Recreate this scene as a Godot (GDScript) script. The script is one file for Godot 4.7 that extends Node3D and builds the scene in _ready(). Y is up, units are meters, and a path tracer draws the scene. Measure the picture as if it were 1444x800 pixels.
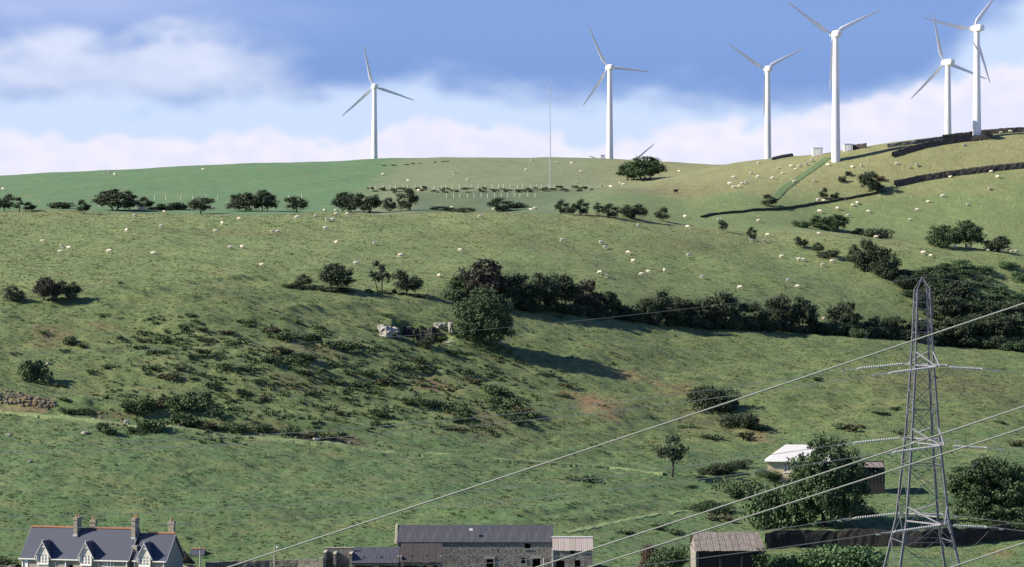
extends Node3D
# A Welsh hillside across a valley: pastures with sheep, hedges, farm buildings, a lattice pylon and wind turbines on the ridge.
# Metres, y up. The camera stands at the origin on the opposite slope and looks along -z with a long lens.

const F := 4000.0            # focal length of the long lens in photograph pixels (1444 x 800)
const CU := 722.0
const CV := 400.0

# ---------------------------------------------------------------- relief of the valley side
# Survey sections: a bearing, then pairs (distance, sighting line) along that bearing.
var sections := [
	[-260.0, [385,850, 412,800, 440,705, 470,620, 490,578, 520,508, 550,456, 575,420, 620,372, 670,330, 715,303, 728,300.5, 760,304, 800,303, 850,296, 900,285, 960,269, 1010,257, 1040,253, 1120,258, 1400,300, 3000,420]],
	[0.0, [385,850, 412,800, 440,705, 470,620, 490,575, 520,505, 550,455, 575,418, 620,370, 670,328, 715,302, 728,299.5, 760,303, 800,301, 850,292, 900,280, 960,262, 1010,251, 1040,248, 1120,253, 1400,295, 3000,420]],
	[300.0, [385,850, 412,803, 440,710, 470,636, 490,598, 520,525, 550,462, 572,416, 590,402.5, 620,377, 670,333, 715,304, 728,301, 760,305, 800,302, 850,290, 900,275, 960,255, 1010,238, 1045,233.5, 1120,240, 1400,285, 3000,420]],
	[600.0, [385,845, 412,800, 440,715, 470,650, 490,608, 520,548, 545,492, 562,455, 580,421, 595,408, 620,384, 670,338, 715,306, 728,301, 760,306, 800,300, 850,288, 900,267, 960,246, 1010,228, 1045,223, 1120,230, 1400,280, 3000,420]],
	[760.0, [385,845, 412,800, 440,720, 470,658, 490,618, 520,562, 545,505, 565,467, 585,436, 600,415, 630,384, 670,343, 715,308, 730,302, 760,304, 800,296, 850,282, 900,266, 960,246, 1010,228, 1040,222, 1120,229, 1400,280, 3000,420]],
	[860.0, [385,845, 412,800, 440,725, 470,667, 490,632, 520,573, 550,505, 575,466, 592,443, 610,419, 640,383, 680,345, 715,316, 735,306, 760,298, 800,274, 820,267, 850,267, 880,266.5, 920,259, 960,247, 1000,230, 1030,225, 1110,231, 1400,282, 3000,420]],
	[950.0, [385,845, 412,800, 440,730, 470,674, 490,640, 520,587, 555,514, 580,478, 600,456, 620,426, 650,385, 690,350, 720,325, 738,316, 755,310, 770,298, 800,276, 840,253, 855,249.5, 900,252, 950,247, 1000,232.5, 1030,229, 1100,234, 1400,284, 3000,420]],
	[1050.0, [385,845, 412,800, 440,735, 470,677, 490,644, 520,592, 560,517, 590,478, 610,459, 630,430, 660,390, 690,362, 715,342, 732,332, 750,322, 770,306, 800,272, 835,242, 860,230.5, 880,228.5, 930,232, 1000,233, 1100,244, 1400,290, 3000,420]],
	[1180.0, [385,845, 412,800, 440,737, 470,680, 490,645, 520,592, 560,523, 595,484, 622,466, 640,442, 660,412, 680,390, 694,373, 704,360, 720,345, 735,333, 742,330.5, 762,331, 778,314, 800,276, 820,240, 838,216, 846,214, 880,218, 1000,240, 1400,300, 3000,420]],
	[1300.0, [385,842, 412,797, 440,737, 470,682, 490,648, 520,594, 560,528, 600,496, 632,480, 645,457, 660,430, 680,396, 697,370, 713,352, 725,346.5, 732,345.5, 757,347, 774,328, 792,294, 810,255, 826,216, 837,198.5, 843,196, 870,199, 1000,232, 1400,295, 3000,420]],
	[1444.0, [385,838, 412,793, 440,737, 470,682, 490,648, 520,597, 560,534, 600,504, 630,490, 645,472, 660,442, 682,402, 702,374, 717,362, 727,358.5, 747,360, 767,342, 786,302, 805,258, 822,217, 837,189, 844,185, 870,189, 1000,225, 1400,290, 3000,420]],
	[1720.0, [385,838, 412,793, 440,737, 470,682, 490,648, 520,600, 560,540, 600,512, 630,500, 645,485, 660,455, 682,415, 702,388, 717,374, 727,370, 747,370, 767,350, 786,305, 805,255, 822,208, 837,178, 844,174, 870,178, 1000,215, 1400,285, 3000,420]]]
# distance of the hedgerow, which runs away to the right round the hillside
var hedge_now := PackedFloat32Array([-260, 552, 0, 555, 300, 562, 600, 588, 760, 604, 860, 616, 950, 628, 1050, 641, 1180, 656, 1300, 668, 1444, 680, 1720, 692])
var hedge_plan := PackedFloat32Array([-260, 580, 0, 580, 300, 583, 600, 586, 760, 586, 860, 592, 950, 600, 1050, 610, 1180, 622, 1300, 632, 1444, 632, 1720, 632])
func run(a: PackedFloat32Array, x: float) -> float:
	if x <= a[0]: return a[1]
	for k in range(2, a.size(), 2):
		if x <= a[k]: return lerpf(a[k - 1], a[k + 1], (x - a[k - 2]) / (a[k] - a[k - 2]))
	return a[a.size() - 1]
func level(u: float, d: float) -> float:      # distance with the hedgerow's course straightened out
	var h := run(hedge_now, u)
	if d < 412.0 or d > 742.0: return d
	return 412.0 + (d - 412.0) * 173.0 / (h - 412.0) if d < h else 585.0 + (d - h) * 157.0 / (742.0 - h)
const U0 := -260.0
const DU := 20.0
const NU := 100
const ND := 1500              # one metre apart
var relief := PackedFloat32Array()
var n_big := FastNoiseLite.new()
var n_mid := FastNoiseLite.new()
var n_fine := FastNoiseLite.new()
var n_terr := FastNoiseLite.new()
var n_col := FastNoiseLite.new()
var n_patch := FastNoiseLite.new()

func curve_at(xs: PackedFloat32Array, ys: PackedFloat32Array, x: float) -> float:   # smooth monotone curve through points
	var n := xs.size()
	if x <= xs[0]: return ys[0]
	if x >= xs[n - 1]: return ys[n - 1]
	var i := 0
	while i < n - 2 and xs[i + 1] < x: i += 1
	var h := xs[i + 1] - xs[i]
	var dlt := (ys[i + 1] - ys[i]) / h
	var m0 := dlt
	var m1 := dlt
	if i > 0:
		var dp := (ys[i] - ys[i - 1]) / (xs[i] - xs[i - 1])
		m0 = 0.0 if dp * dlt <= 0.0 else 2.0 * dp * dlt / (dp + dlt)
	if i < n - 2:
		var dn := (ys[i + 2] - ys[i + 1]) / (xs[i + 2] - xs[i + 1])
		m1 = 0.0 if dn * dlt <= 0.0 else 2.0 * dn * dlt / (dn + dlt)
	var t := (x - xs[i]) / h
	var t2 := t * t
	var t3 := t2 * t
	return (2 * t3 - 3 * t2 + 1) * ys[i] + (t3 - 2 * t2 + t) * h * m0 + (-2 * t3 + 3 * t2) * ys[i + 1] + (t3 - t2) * h * m1

func make_relief():
	for a in [[n_big, 0.022, 2, 11], [n_mid, 0.11, 3, 12], [n_fine, 0.42, 3, 13], [n_terr, 0.5, 2, 14], [n_col, 0.05, 4, 15], [n_patch, 0.16, 4, 16]]:
		a[0].noise_type = FastNoiseLite.TYPE_SIMPLEX_SMOOTH
		a[0].frequency = a[1]; a[0].fractal_octaves = a[2]; a[0].seed = a[3]
	var cols := []
	var us := PackedFloat32Array()
	for s in sections:
		us.append(s[0])
		var xs := PackedFloat32Array([0, 60, 150, 280, 350])
		var ys := PackedFloat32Array([-6, -19, -38, -42, -42.5])
		var a: Array = s[1]
		for k in range(0, a.size(), 2):
			var dd: float = a[k]
			var ho := run(hedge_plan, s[0])
			var hn := run(hedge_now, s[0])
			if dd > 412.0 and dd < 742.0: dd = 412.0 + (dd - 412.0) * (hn - 412.0) / (ho - 412.0) if dd < ho else hn + (dd - ho) * (742.0 - hn) / (742.0 - ho)
			xs.append(dd); ys.append((CV - a[k + 1]) / F * dd)
		var col := PackedFloat32Array()
		col.resize(ND)
		for d in ND: col[d] = curve_at(xs, ys, float(d))
		cols.append(col)
	relief.resize(NU * ND)
	for j in NU:
		var u := U0 + DU * j
		var i := 0
		while i < us.size() - 2 and us[i + 1] < u: i += 1
		var h := us[i + 1] - us[i]
		var t := clampf((u - us[i]) / h, 0, 1)
		var t2 := t * t
		var t3 := t2 * t
		var c0: PackedFloat32Array = cols[i]
		var c1: PackedFloat32Array = cols[i + 1]
		var cm: PackedFloat32Array = cols[maxi(i - 1, 0)]
		var cn: PackedFloat32Array = cols[mini(i + 2, us.size() - 1)]
		var hm := us[i + 1] - us[maxi(i - 1, 0)]
		var hn := us[mini(i + 2, us.size() - 1)] - us[i]
		for d in ND:
			var m0 := (c1[d] - cm[d]) / hm * h
			var m1 := (cn[d] - c0[d]) / hn * h
			relief[j * ND + d] = (2 * t3 - 3 * t2 + 1) * c0[d] + (t3 - 2 * t2 + t) * m0 + (-2 * t3 + 3 * t2) * c1[d] + (t3 - t2) * m1
	# banks: earth steps that cross the slope [sighted line u,v ..., height, how far the top runs back]
	bank([0, 577, 60, 584, 130, 590, 200, 600, 330, 611, 430, 620, 500, 626], 1.7, 16.0)
	bank([500, 626, 560, 634, 700, 644], 0.5, 10.0)
	bank([770, 652, 830, 648, 900, 655, 990, 656], 0.9, 10.0)
	bank([640, 738, 720, 745, 790, 733, 870, 717], 0.9, 12.0)
	bank([720, 752, 800, 748, 880, 727, 930, 712], 0.6, 9.0)
	bank([1000, 632, 1040, 636, 1075, 634], 0.8, 8.0)
	bank([200, 428, 260, 405, 330, 400, 400, 402, 460, 410], 1.2, 10.0)
	bank([390, 446, 470, 440, 540, 437], 0.8, 12.0)
	bank([1070, 775, 1180, 772, 1300, 773, 1380, 768, 1480, 762], 2.0, 26.0)
	bank([300, 740, 380, 742, 460, 728, 500, 722], 0.5, 9.0)

func bank(line: Array, high: float, back: float):
	var us := PackedFloat32Array()
	var ds := PackedFloat32Array()
	for k in range(0, line.size(), 2):
		us.append(line[k]); ds.append(-spot_smooth(line[k], line[k + 1]).z)
	for j in NU:
		var u := U0 + DU * j
		if u < us[0] - 40 or u > us[-1] + 40: continue
		var w := smoothstep(us[0] - 40, us[0] + 40, u) * (1 - smoothstep(us[-1] - 60, us[-1] + 40, u))
		if us[0] <= 0: w = 1 - smoothstep(us[-1] - 60, us[-1] + 40, u)
		var d0 := curve_at(us, ds, u) + 1.2
		for d in range(int(d0), int(d0 + back) + 1):
			var t := d - d0
			relief[j * ND + d] += high * w * smoothstep(0.0, 1.6, t) * (1 - smoothstep(1.6, back, t))

func base_height(x: float, z: float) -> float:
	var d := clampf(-z, 0.0, ND - 2.0)
	var u := clampf((CU + F * x / maxf(-z, 60.0) - U0) / DU, 0.0, NU - 1.001)
	var j := int(u)
	var i := int(d)
	var fu := u - j
	var fd := d - i
	var k := j * ND + i
	return lerpf(lerpf(relief[k], relief[k + 1], fd), lerpf(relief[k + ND], relief[k + ND + 1], fd), fu)

func spot_smooth(u: float, v: float) -> Vector3:
	var r := Vector3((u - CU) / F, (CV - v) / F, -1)
	var d := 386.0
	while d < 1480.0:
		if base_height(r.x * d, -d) > r.y * d: break
		d += 1.0
	return r * d

# quarry scoop in the hillside: centre and half sizes, in world metres
var pit := Vector3.ZERO
func height(x: float, z: float) -> float:
	var h := base_height(x, z)
	var d := -z
	if d < 370.0: return h
	var rough := smoothstep(370, 400, d)
	var near := 1.0 - smoothstep(735, 800, d)
	var ld := level(CU + F * x / d, d)
	var slope := smoothstep(415, 450, ld) * (1.0 - smoothstep(560, 610, ld))
	h += rough * (n_big.get_noise_2d(x, z) * (0.55 + 0.5 * near))
	h += rough * n_mid.get_noise_2d(x, z) * (0.12 + 0.14 * near + 0.34 * slope * (0.35 + 0.65 * smoothstep(468, 500, ld)))
	h += rough * n_fine.get_noise_2d(x, z) * (0.04 + 0.06 * near + 0.10 * slope)
	if near > 0.0:
		h += rough * near * n_terr.get_noise_2d(x * 0.10, z * 0.9 + n_mid.get_noise_2d(x, z) * 2.0) * (0.06 + 0.26 * slope)
	if pit != Vector3.ZERO and absf(x - pit.x) < 9.0 and absf(z - pit.z) < 9.0:
		var wob := n_patch.get_noise_2d(x * 3.0, z * 3.0) * 0.9
		var lx := x - pit.x
		var inside := smoothstep(-4.0 + wob, -3.3 + wob, lx) * (1.0 - smoothstep(3.2, 7.5, lx)) * smoothstep(-3.6 + wob, -2.9 + wob, z - pit.z) * (1.0 - smoothstep(0.5, 7.5, z - pit.z))
		h -= 4.0 * inside
	return h

func spot(u: float, v: float) -> Vector3:        # the point of the ground that is sighted on this line
	var r := Vector3((u - CU) / F, (CV - v) / F, -1)
	var d := 386.0
	while d < 1480.0 and height(r.x * d, -d) < r.y * d: d += 1.5
	for k in 8: d += 0.2 if height(r.x * d, -d) < r.y * d else -0.2
	return Vector3(r.x * d, height(r.x * d, -d), -d)

func on_ground(p: Vector3) -> Vector3: return Vector3(p.x, height(p.x, p.z), p.z)

# ---------------------------------------------------------------- small mesh kit
class Kit:
	var v := PackedVector3Array()
	var n := PackedVector3Array()
	var c := PackedColorArray()
	func tri(a: Vector3, b: Vector3, d: Vector3, col := Color.WHITE):
		var m := (d - a).cross(b - a).normalized()
		v.append(a); v.append(b); v.append(d)
		for k in 3: n.append(m); c.append(col)
	func quad(a: Vector3, b: Vector3, d: Vector3, e: Vector3, col := Color.WHITE):    # clockwise seen from outside
		tri(a, b, d, col); tri(a, d, e, col)
	func box(at: Vector3, s: Vector3, basis := Basis.IDENTITY, col := Color.WHITE):
		var p := []
		for k in 8: p.append(at + basis * (Vector3((k & 1) - 0.5, ((k >> 1) & 1) - 0.5, ((k >> 2) & 1) - 0.5) * s))
		quad(p[6], p[7], p[5], p[4], col); quad(p[3], p[2], p[0], p[1], col)
		quad(p[7], p[3], p[1], p[5], col); quad(p[2], p[6], p[4], p[0], col)
		quad(p[2], p[3], p[7], p[6], col); quad(p[4], p[5], p[1], p[0], col)
	func bar(a: Vector3, b: Vector3, w: float, t := -1.0, col := Color.WHITE):        # square bar between two points
		var y := b - a
		var l := y.length()
		y = y.normalized()
		var x := y.cross(Vector3(0.13, 0.07, 1.0)).normalized()
		box((a + b) * 0.5, Vector3(w, l, w if t < 0 else t), Basis(x, y, x.cross(y)), col)
	func tube(path: Array, radii: Array, sides := 6, col := Color.WHITE, cap := true):  # smooth tube
		var rings := []
		for i in path.size():
			var dir: Vector3 = (path[mini(i + 1, path.size() - 1)] - path[maxi(i - 1, 0)]).normalized()
			var x := dir.cross(Vector3(0.31, 0.11, 0.94)).normalized()
			var y := dir.cross(x)
			var ring := []
			for k in sides: ring.append(x * cos(TAU * k / sides) + y * sin(TAU * k / sides))
			rings.append(ring)
		for i in path.size() - 1:
			for k in sides:
				var k2 := (k + 1) % sides
				var q := [path[i] + rings[i][k] * radii[i], path[i + 1] + rings[i + 1][k] * radii[i + 1], path[i + 1] + rings[i + 1][k2] * radii[i + 1], path[i] + rings[i][k2] * radii[i]]
				var nn := [rings[i][k], rings[i + 1][k], rings[i + 1][k2], rings[i][k2]]
				for t in [0, 1, 2, 0, 2, 3]:
					v.append(q[t]); n.append(nn[t]); c.append(col)
		if cap:
			for e in [0, path.size() - 1]:
				for k in sides: tri(path[e], path[e] + rings[e][(k + (0 if e else 1)) % sides] * radii[e], path[e] + rings[e][(k + (1 if e else 0)) % sides] * radii[e], col)
	func mesh() -> ArrayMesh:
		var a := []
		a.resize(Mesh.ARRAY_MAX)
		a[Mesh.ARRAY_VERTEX] = v; a[Mesh.ARRAY_NORMAL] = n; a[Mesh.ARRAY_COLOR] = c
		var m := ArrayMesh.new()
		m.add_surface_from_arrays(Mesh.PRIMITIVE_TRIANGLES, a)
		return m

func numbered(called: String) -> String:
	if not has_node(NodePath(called)): return called
	var k: int = int(counts.get(called, 0)) + 1
	while has_node(NodePath("%s_%03d" % [called, k])): k += 1
	counts[called] = k
	return "%s_%03d" % [called, k]
var counts := {}
func tag(o: Node, label: String, category: String, group := "", kind := ""):
	if label: o.set_meta("label", label)
	if category: o.set_meta("category", category)
	if group: o.set_meta("group", group)
	if kind: o.set_meta("kind", kind)
func part(called: String, k, m: Material, parent: Node) -> MeshInstance3D:
	var o := MeshInstance3D.new()
	o.name = called
	o.mesh = k.mesh() if k is Kit else k
	o.material_override = m
	parent.add_child(o, true)
	return o
func thing(called: String, at: Vector3, turn := 0.0) -> Node3D:
	var o := Node3D.new()
	o.name = numbered(called)
	add_child(o)
	o.position = at; o.rotation.y = turn
	return o
func whole(called: String, k, m: Material, at := Vector3.ZERO, turn := 0.0) -> MeshInstance3D:
	var o := MeshInstance3D.new()
	o.name = numbered(called)
	o.mesh = k.mesh() if k is Kit else k
	o.material_override = m
	add_child(o)
	o.position = at; o.rotation.y = turn
	return o

# ---------------------------------------------------------------- materials
func grain(freq: float, lo: float, hi: float, octaves := 3, seed_ := 1, kind := FastNoiseLite.TYPE_SIMPLEX_SMOOTH, tint := Color.WHITE) -> ImageTexture:
	var f := FastNoiseLite.new()
	f.noise_type = kind; f.frequency = freq; f.fractal_octaves = octaves; f.seed = seed_
	if kind == FastNoiseLite.TYPE_CELLULAR: f.cellular_return_type = FastNoiseLite.RETURN_CELL_VALUE; f.fractal_type = FastNoiseLite.FRACTAL_NONE
	var im := f.get_seamless_image(256, 256)
	im.convert(Image.FORMAT_L8)
	var src := im.get_data()
	var px := PackedByteArray()
	px.resize(src.size() * 3)
	for i in src.size():
		var g := lerpf(lo, hi, src[i] / 255.0) * 255.0
		px[i * 3] = int(clampf(g * tint.r, 0, 255)); px[i * 3 + 1] = int(clampf(g * tint.g, 0, 255)); px[i * 3 + 2] = int(clampf(g * tint.b, 0, 255))
	return ImageTexture.create_from_image(Image.create_from_data(256, 256, false, Image.FORMAT_RGB8, px))
func matt(r: float, g: float, b: float, rough := 0.9, tex: Texture2D = null, scale_ := 1.0, vcol := false) -> StandardMaterial3D:   # r g b are linear
	var m := StandardMaterial3D.new()
	m.albedo_color = Color(r, g, b).linear_to_srgb()
	m.roughness = rough
	m.vertex_color_use_as_albedo = vcol
	if tex:
		m.albedo_texture = tex
		m.uv1_triplanar = true; m.uv1_world_triplanar = true
		m.uv1_scale = Vector3.ONE * scale_
	return m
var M := {}
var rng := RandomNumberGenerator.new()

func ordinal(n: int) -> String:
	var ones := ["first", "second", "third", "fourth", "fifth", "sixth", "seventh", "eighth", "ninth", "tenth", "eleventh", "twelfth", "thirteenth", "fourteenth", "fifteenth", "sixteenth", "seventeenth", "eighteenth", "nineteenth"]
	if n <= 19: return ones[n - 1]
	var tens := ["twent", "thirt", "fort", "fift"]
	return tens[n / 10 - 2] + ("ieth" if n % 10 == 0 else "y-" + ones[n % 10 - 1])

# ---------------------------------------------------------------- sky
var sky_n := FastNoiseLite.new()
var sky_n2 := FastNoiseLite.new()
func knots(a: PackedFloat32Array, x: float) -> float:
	if x <= a[0]: return a[1]
	for k in range(2, a.size(), 2):
		if x <= a[k]: return lerpf(a[k - 1], a[k + 1], smoothstep(a[k - 2], a[k], x))
	return a[a.size() - 1]
var heap_top := PackedFloat32Array([-400, 188, 0, 192, 100, 199, 190, 182, 240, 196, 330, 189, 400, 190, 480, 196, 560, 173, 640, 171, 700, 181, 790, 190, 830, 206, 900, 196, 960, 173, 1030, 165, 1070, 178, 1130, 158, 1200, 142, 1260, 132, 1320, 116, 1380, 100, 1444, 92, 1700, 120, 2000, 175])
var veil_low := PackedFloat32Array([-400, 120, 350, 132, 430, 136, 500, 122, 600, 112, 700, 118, 800, 128, 1000, 130, 1120, 138, 1200, 134, 1270, 118, 1330, 84, 1400, 30, 1480, -20, 1700, 60, 2000, 110])
func sky_color(az: float, el: float) -> Color:     # degrees; linear colours of air and cloud
	var u := CU + F * deg_to_rad(az)
	var v := CV - F * tan(deg_to_rad(clampf(el, -5, 80)))
	var e := maxf(el, 0.0)
	# clear air: pale at the horizon, deepening with height
	var c := Color(0.235, 0.380, 0.745).lerp(Color(0.095, 0.21, 0.54), smoothstep(5, 25, e)).lerp(Color(0.04, 0.10, 0.32), smoothstep(20, 75, e))
	var ax := az * cos(deg_to_rad(e))
	var w1 := sky_n.get_noise_3d(ax * 1.0, e * 2.6, 3.0)
	var w2 := sky_n2.get_noise_3d(ax, e * 2.0, 7.0)
	if el < 12.0:
		# pale clear strip under the blue veil
		var strip := smoothstep(-26.0, 30.0, v - knots(veil_low, u) - w1 * 34.0 - w2 * 10.0)
		c = c.lerp(Color(0.63, 0.76, 1.0), strip)
		# deeper band along the foot of the veil
		c = c.lerp(Color(0.205, 0.345, 0.70), (1 - strip) * smoothstep(40, 110, v) * 0.55)
		# thin lavender sheet of cloud on the left
		var sheet := (1.0 - smoothstep(300.0, 470.0, u + w1 * 90.0 + (v - 90) * -0.9)) * smoothstep(18.0, 75.0, v + w1 * 60.0 + w2 * 22.0 + (u - 200) * 0.03) * (1 - smoothstep(105, 160, v + w2 * 20))
		c = c.lerp(Color(0.66, 0.74, 0.96).lerp(Color(0.76, 0.82, 1.0), 0.5 + w2), clampf(sheet * (0.86 + w1 * 0.5), 0, 1))
		var high := (1.0 - smoothstep(60.0, 560.0, u + w1 * 160)) * (1 - smoothstep(10, 70, v)) * 0.62
		c = c.lerp(Color(0.47, 0.57, 0.88), clampf(high * 1.25, 0, 1))
		# heaped cloud along the horizon
		var top := knots(heap_top, u) + w1 * 18.0 + w2 * 20.0
		var heap := smoothstep(-4.5, 6.5, v - top)
		var tone := clampf(0.5 + w2 * 0.9 + w1 * 0.5 - (v - top - 22.0) * 0.006, 0, 1)
		c = c.lerp(Color(0.80, 0.81, 0.98).lerp(Color(0.93, 0.90, 1.0), tone), heap * 0.96)
	# scattered fair-weather cloud higher up, all round
	var far := sky_n.get_noise_3d(az * 0.16 * cos(deg_to_rad(e)) + 40.0, e * 0.42, 20.0)
	var patch := smoothstep(0.16, 0.5, far + sky_n2.get_noise_3d(az * 0.3, e * 0.8, 9.0) * 0.35) * smoothstep(7, 13, e) * (1 - smoothstep(40, 70, e))
	return c.lerp(Color(0.62, 0.66, 0.80), patch * 0.45)

func make_sky() -> ImageTexture:
	sky_n.noise_type = FastNoiseLite.TYPE_SIMPLEX_SMOOTH; sky_n.frequency = 0.33; sky_n.fractal_octaves = 5; sky_n.seed = 5
	sky_n2.noise_type = FastNoiseLite.TYPE_SIMPLEX_SMOOTH; sky_n2.frequency = 1.1; sky_n2.fractal_octaves = 4; sky_n2.seed = 8
	var im := Image.create(512, 256, false, Image.FORMAT_RGBF)
	for y in 256:
		for x in 512: im.set_pixel(x, y, sky_color(fposmod((x + 0.5) / 512.0 * 360.0 + 180.0, 360.0) - 180.0, 90.0 - (y + 0.5) / 256.0 * 180.0).linear_to_srgb())
	im.resize(4096, 2048, Image.INTERPOLATE_BILINEAR)
	for y in range(1024 - 170, 1024 + 4):
		for x in range(-210, 210): im.set_pixel(posmod(x, 4096), y, sky_color((x + 0.5) / 4096.0 * 360.0, 90.0 - (y + 0.5) / 2048.0 * 180.0).linear_to_srgb())
	im.convert(Image.FORMAT_RGB8)
	return ImageTexture.create_from_image(im)

func set_stage():
	var cam := Camera3D.new()
	cam.name = "camera"
	cam.fov = 2.0 * rad_to_deg(atan(400.0 / F))
	cam.near = 1.0; cam.far = 8000.0
	add_child(cam)
	cam.current = true
	var env := Environment.new()
	env.tonemap_mode = Environment.TONE_MAPPER_LINEAR
	env.tonemap_exposure = 1.95
	env.background_energy_multiplier = 0.52
	env.background_mode = Environment.BG_SKY
	var sky := Sky.new()
	var sm := PanoramaSkyMaterial.new()
	sm.panorama = make_sky()
	sky.sky_material = sm
	env.sky = sky
	env.sdfgi_enabled = true; env.ssao_enabled = true; env.ssil_enabled = true
	var we := WorldEnvironment.new()
	we.environment = env
	add_child(we)
	var sun := DirectionalLight3D.new()
	sun.name = "sun"
	sun.light_energy = 1.6
	sun.light_color = Color(1.0, 0.95, 0.86)
	sun.light_angular_distance = 0.5
	sun.shadow_enabled = true
	var from := Vector3(-cos(deg_to_rad(32)) * cos(deg_to_rad(8)), sin(deg_to_rad(32)), cos(deg_to_rad(32)) * sin(deg_to_rad(8)))
	sun.basis = Basis.looking_at(-from, Vector3.UP)
	add_child(sun)

# ---------------------------------------------------------------- the ground
var path_a := [-12, 581, 60, 587, 130, 594, 200, 603, 330, 615, 430, 624, 560, 640, 720, 650, 860, 660, 940, 671]
var path_b := [800, 752, 850, 741, 900, 731, 960, 722, 1000, 717]
var patches := []     # bare earth, bracken and so on: [centre, radius across, radius along, colour, strength]
func patch_at(u: float, v: float, ru: float, rv: float, c: Color, k := 0.8):
	var p := spot(u, v)
	var q := spot(u, v - rv)
	patches.append([p, ru / F * -p.z, maxf(absf(q.z - p.z), 1.0), c, k])

func ground_color(x: float, z: float, u: float) -> Color:
	var d := level(u, -z)
	var a := n_col.get_noise_2d(x, z * 1.3)
	var b := n_patch.get_noise_2d(x, z * 1.5)
	var f := n_fine.get_noise_2d(x * 0.9 + 40, z * 1.6)
	var lower := Color(0.088, 0.160, 0.062)
	var rough := Color(0.116, 0.170, 0.060)
	var mid := Color(0.172, 0.238, 0.090)
	var farg := Color(0.098, 0.205, 0.092)
	var fary := Color(0.190, 0.240, 0.130)
	var c := lower.lerp(rough, smoothstep(470, 505, d + a * 12)).lerp(mid, smoothstep(575, 600, d + a * 6))
	c = c.lerp(Color(0.200, 0.242, 0.102), smoothstep(690, 725, d))
	if d > 748.0:
		var hill := smoothstep(780, 960, u + (d - 800) * 0.0)
		var left := farg.lerp(fary, smoothstep(505, 560, u + (d - 930) * -0.35 + b * 30))
		left = left.lerp(Color(0.095, 0.150, 0.075), smoothstep(560, 600, u) * (1 - smoothstep(880, 905, d + b * 12)))
		var right := Color(0.160, 0.228, 0.090).lerp(Color(0.235, 0.250, 0.118), smoothstep(788, 812, d + a * 12 - smoothstep(1180, 1444, u) * 6))
		c = left.lerp(right, hill)
	var yellow := Color(0.222, 0.228, 0.095)
	var dark := Color(0.066, 0.130, 0.052)
	c = c.lerp(yellow, clampf(b * 0.55 + a * 0.35, 0.0, 0.45))
	c = c.lerp(dark, clampf(-b * 0.45 - a * 0.35, 0.0, 0.4) * (1.0 - 0.6 * smoothstep(740, 800, d)) * (0.45 + 0.55 * smoothstep(468, 500, d) * (1.0 - smoothstep(560, 590, d))))
	if d < 742.0:
		var tr := n_terr.get_noise_2d(x * 0.07 + 50.0, z * 0.8 + n_mid.get_noise_2d(x, z) * 3.0)
		c = c.lerp(Color(0.205, 0.215, 0.095), smoothstep(0.22, 0.6, tr) * 0.4)
		c = c.lerp(dark, smoothstep(0.3, 0.65, -tr) * 0.35)
	c = c * (1.0 + f * 0.25)
	for p in patches:
		var dx: float = (x - p[0].x) / p[1]
		var dz: float = (z - p[0].z) / p[2]
		var r: float = dx * dx + dz * dz
		if r < 2.2:
			c = c.lerp(p[3], p[4] * smoothstep(1.0, 0.35, sqrt(r) * 0.8 + b * 0.75 + f * 0.35))
	return c

func make_ground():
	var rows := PackedFloat32Array()
	var d := -40.0
	while d < 372.0: rows.append(d); d += 12.0
	while d < 620.0: rows.append(d); d += 0.8
	while d < 760.0: rows.append(d); d += 1.0
	while d < 1060.0: rows.append(d); d += 1.6
	while d < 1480.0: rows.append(d); d += 15.0
	rows.append(1499.0); rows.append(3200.0)
	var nx := 290
	var nr := rows.size()
	var v := PackedVector3Array()
	var c := PackedColorArray()
	v.resize(nx * nr); c.resize(nx * nr)
	for j in nr:
		d = rows[j]
		var wide := maxf(0.47 * d, 190.0)
		for i in nx:
			var x := (float(i) / (nx - 1) - 0.5) * wide
			var y := height(x, -d) if d < 1500 else -30.0
			v[j * nx + i] = Vector3(x, y, -d)
			c[j * nx + i] = ground_color(x, -d, CU + F * x / maxf(d, 60.0))
	var n := PackedVector3Array()
	n.resize(nx * nr)
	for j in nr:
		for i in nx:
			var dx := v[j * nx + mini(i + 1, nx - 1)] - v[j * nx + maxi(i - 1, 0)]
			var dz := v[mini(j + 1, nr - 1) * nx + i] - v[maxi(j - 1, 0) * nx + i]
			n[j * nx + i] = dx.cross(dz).normalized()
	var idx := PackedInt32Array()
	for j in nr - 1:
		for i in nx - 1:
			var k := j * nx + i
			idx.append_array(PackedInt32Array([k, k + nx, k + 1, k + 1, k + nx, k + nx + 1]))
	var a := []
	a.resize(Mesh.ARRAY_MAX)
	a[Mesh.ARRAY_VERTEX] = v; a[Mesh.ARRAY_NORMAL] = n; a[Mesh.ARRAY_COLOR] = c; a[Mesh.ARRAY_INDEX] = idx
	var m := ArrayMesh.new()
	m.add_surface_from_arrays(Mesh.PRIMITIVE_TRIANGLES, a)
	var g := whole("ground", m, M.grass)
	tag(g, "green hillside pastures rising to the skyline", "hillside", "", "structure")

func tuft_mesh(blades: int, high: float, wide: float, seed_: int) -> ArrayMesh:
	var r := RandomNumberGenerator.new()
	r.seed = seed_
	var k := Kit.new()
	for i in blades:
		var a := TAU * (i + r.randf()) / blades
		var o := Vector3(cos(a), 0, sin(a)) * wide * r.randf_range(0.05, 0.5)
		var s := Vector3(-sin(a), 0, cos(a)) * wide * r.randf_range(0.12, 0.26)
		var t := o * r.randf_range(1.3, 2.2) + Vector3(0, high * r.randf_range(0.6, 1.1), 0)
		var tone := r.randf_range(0.75, 1.2)
		k.tri(o - s, t, o + s, Color(tone, tone, tone))
	return k.mesh()

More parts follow.
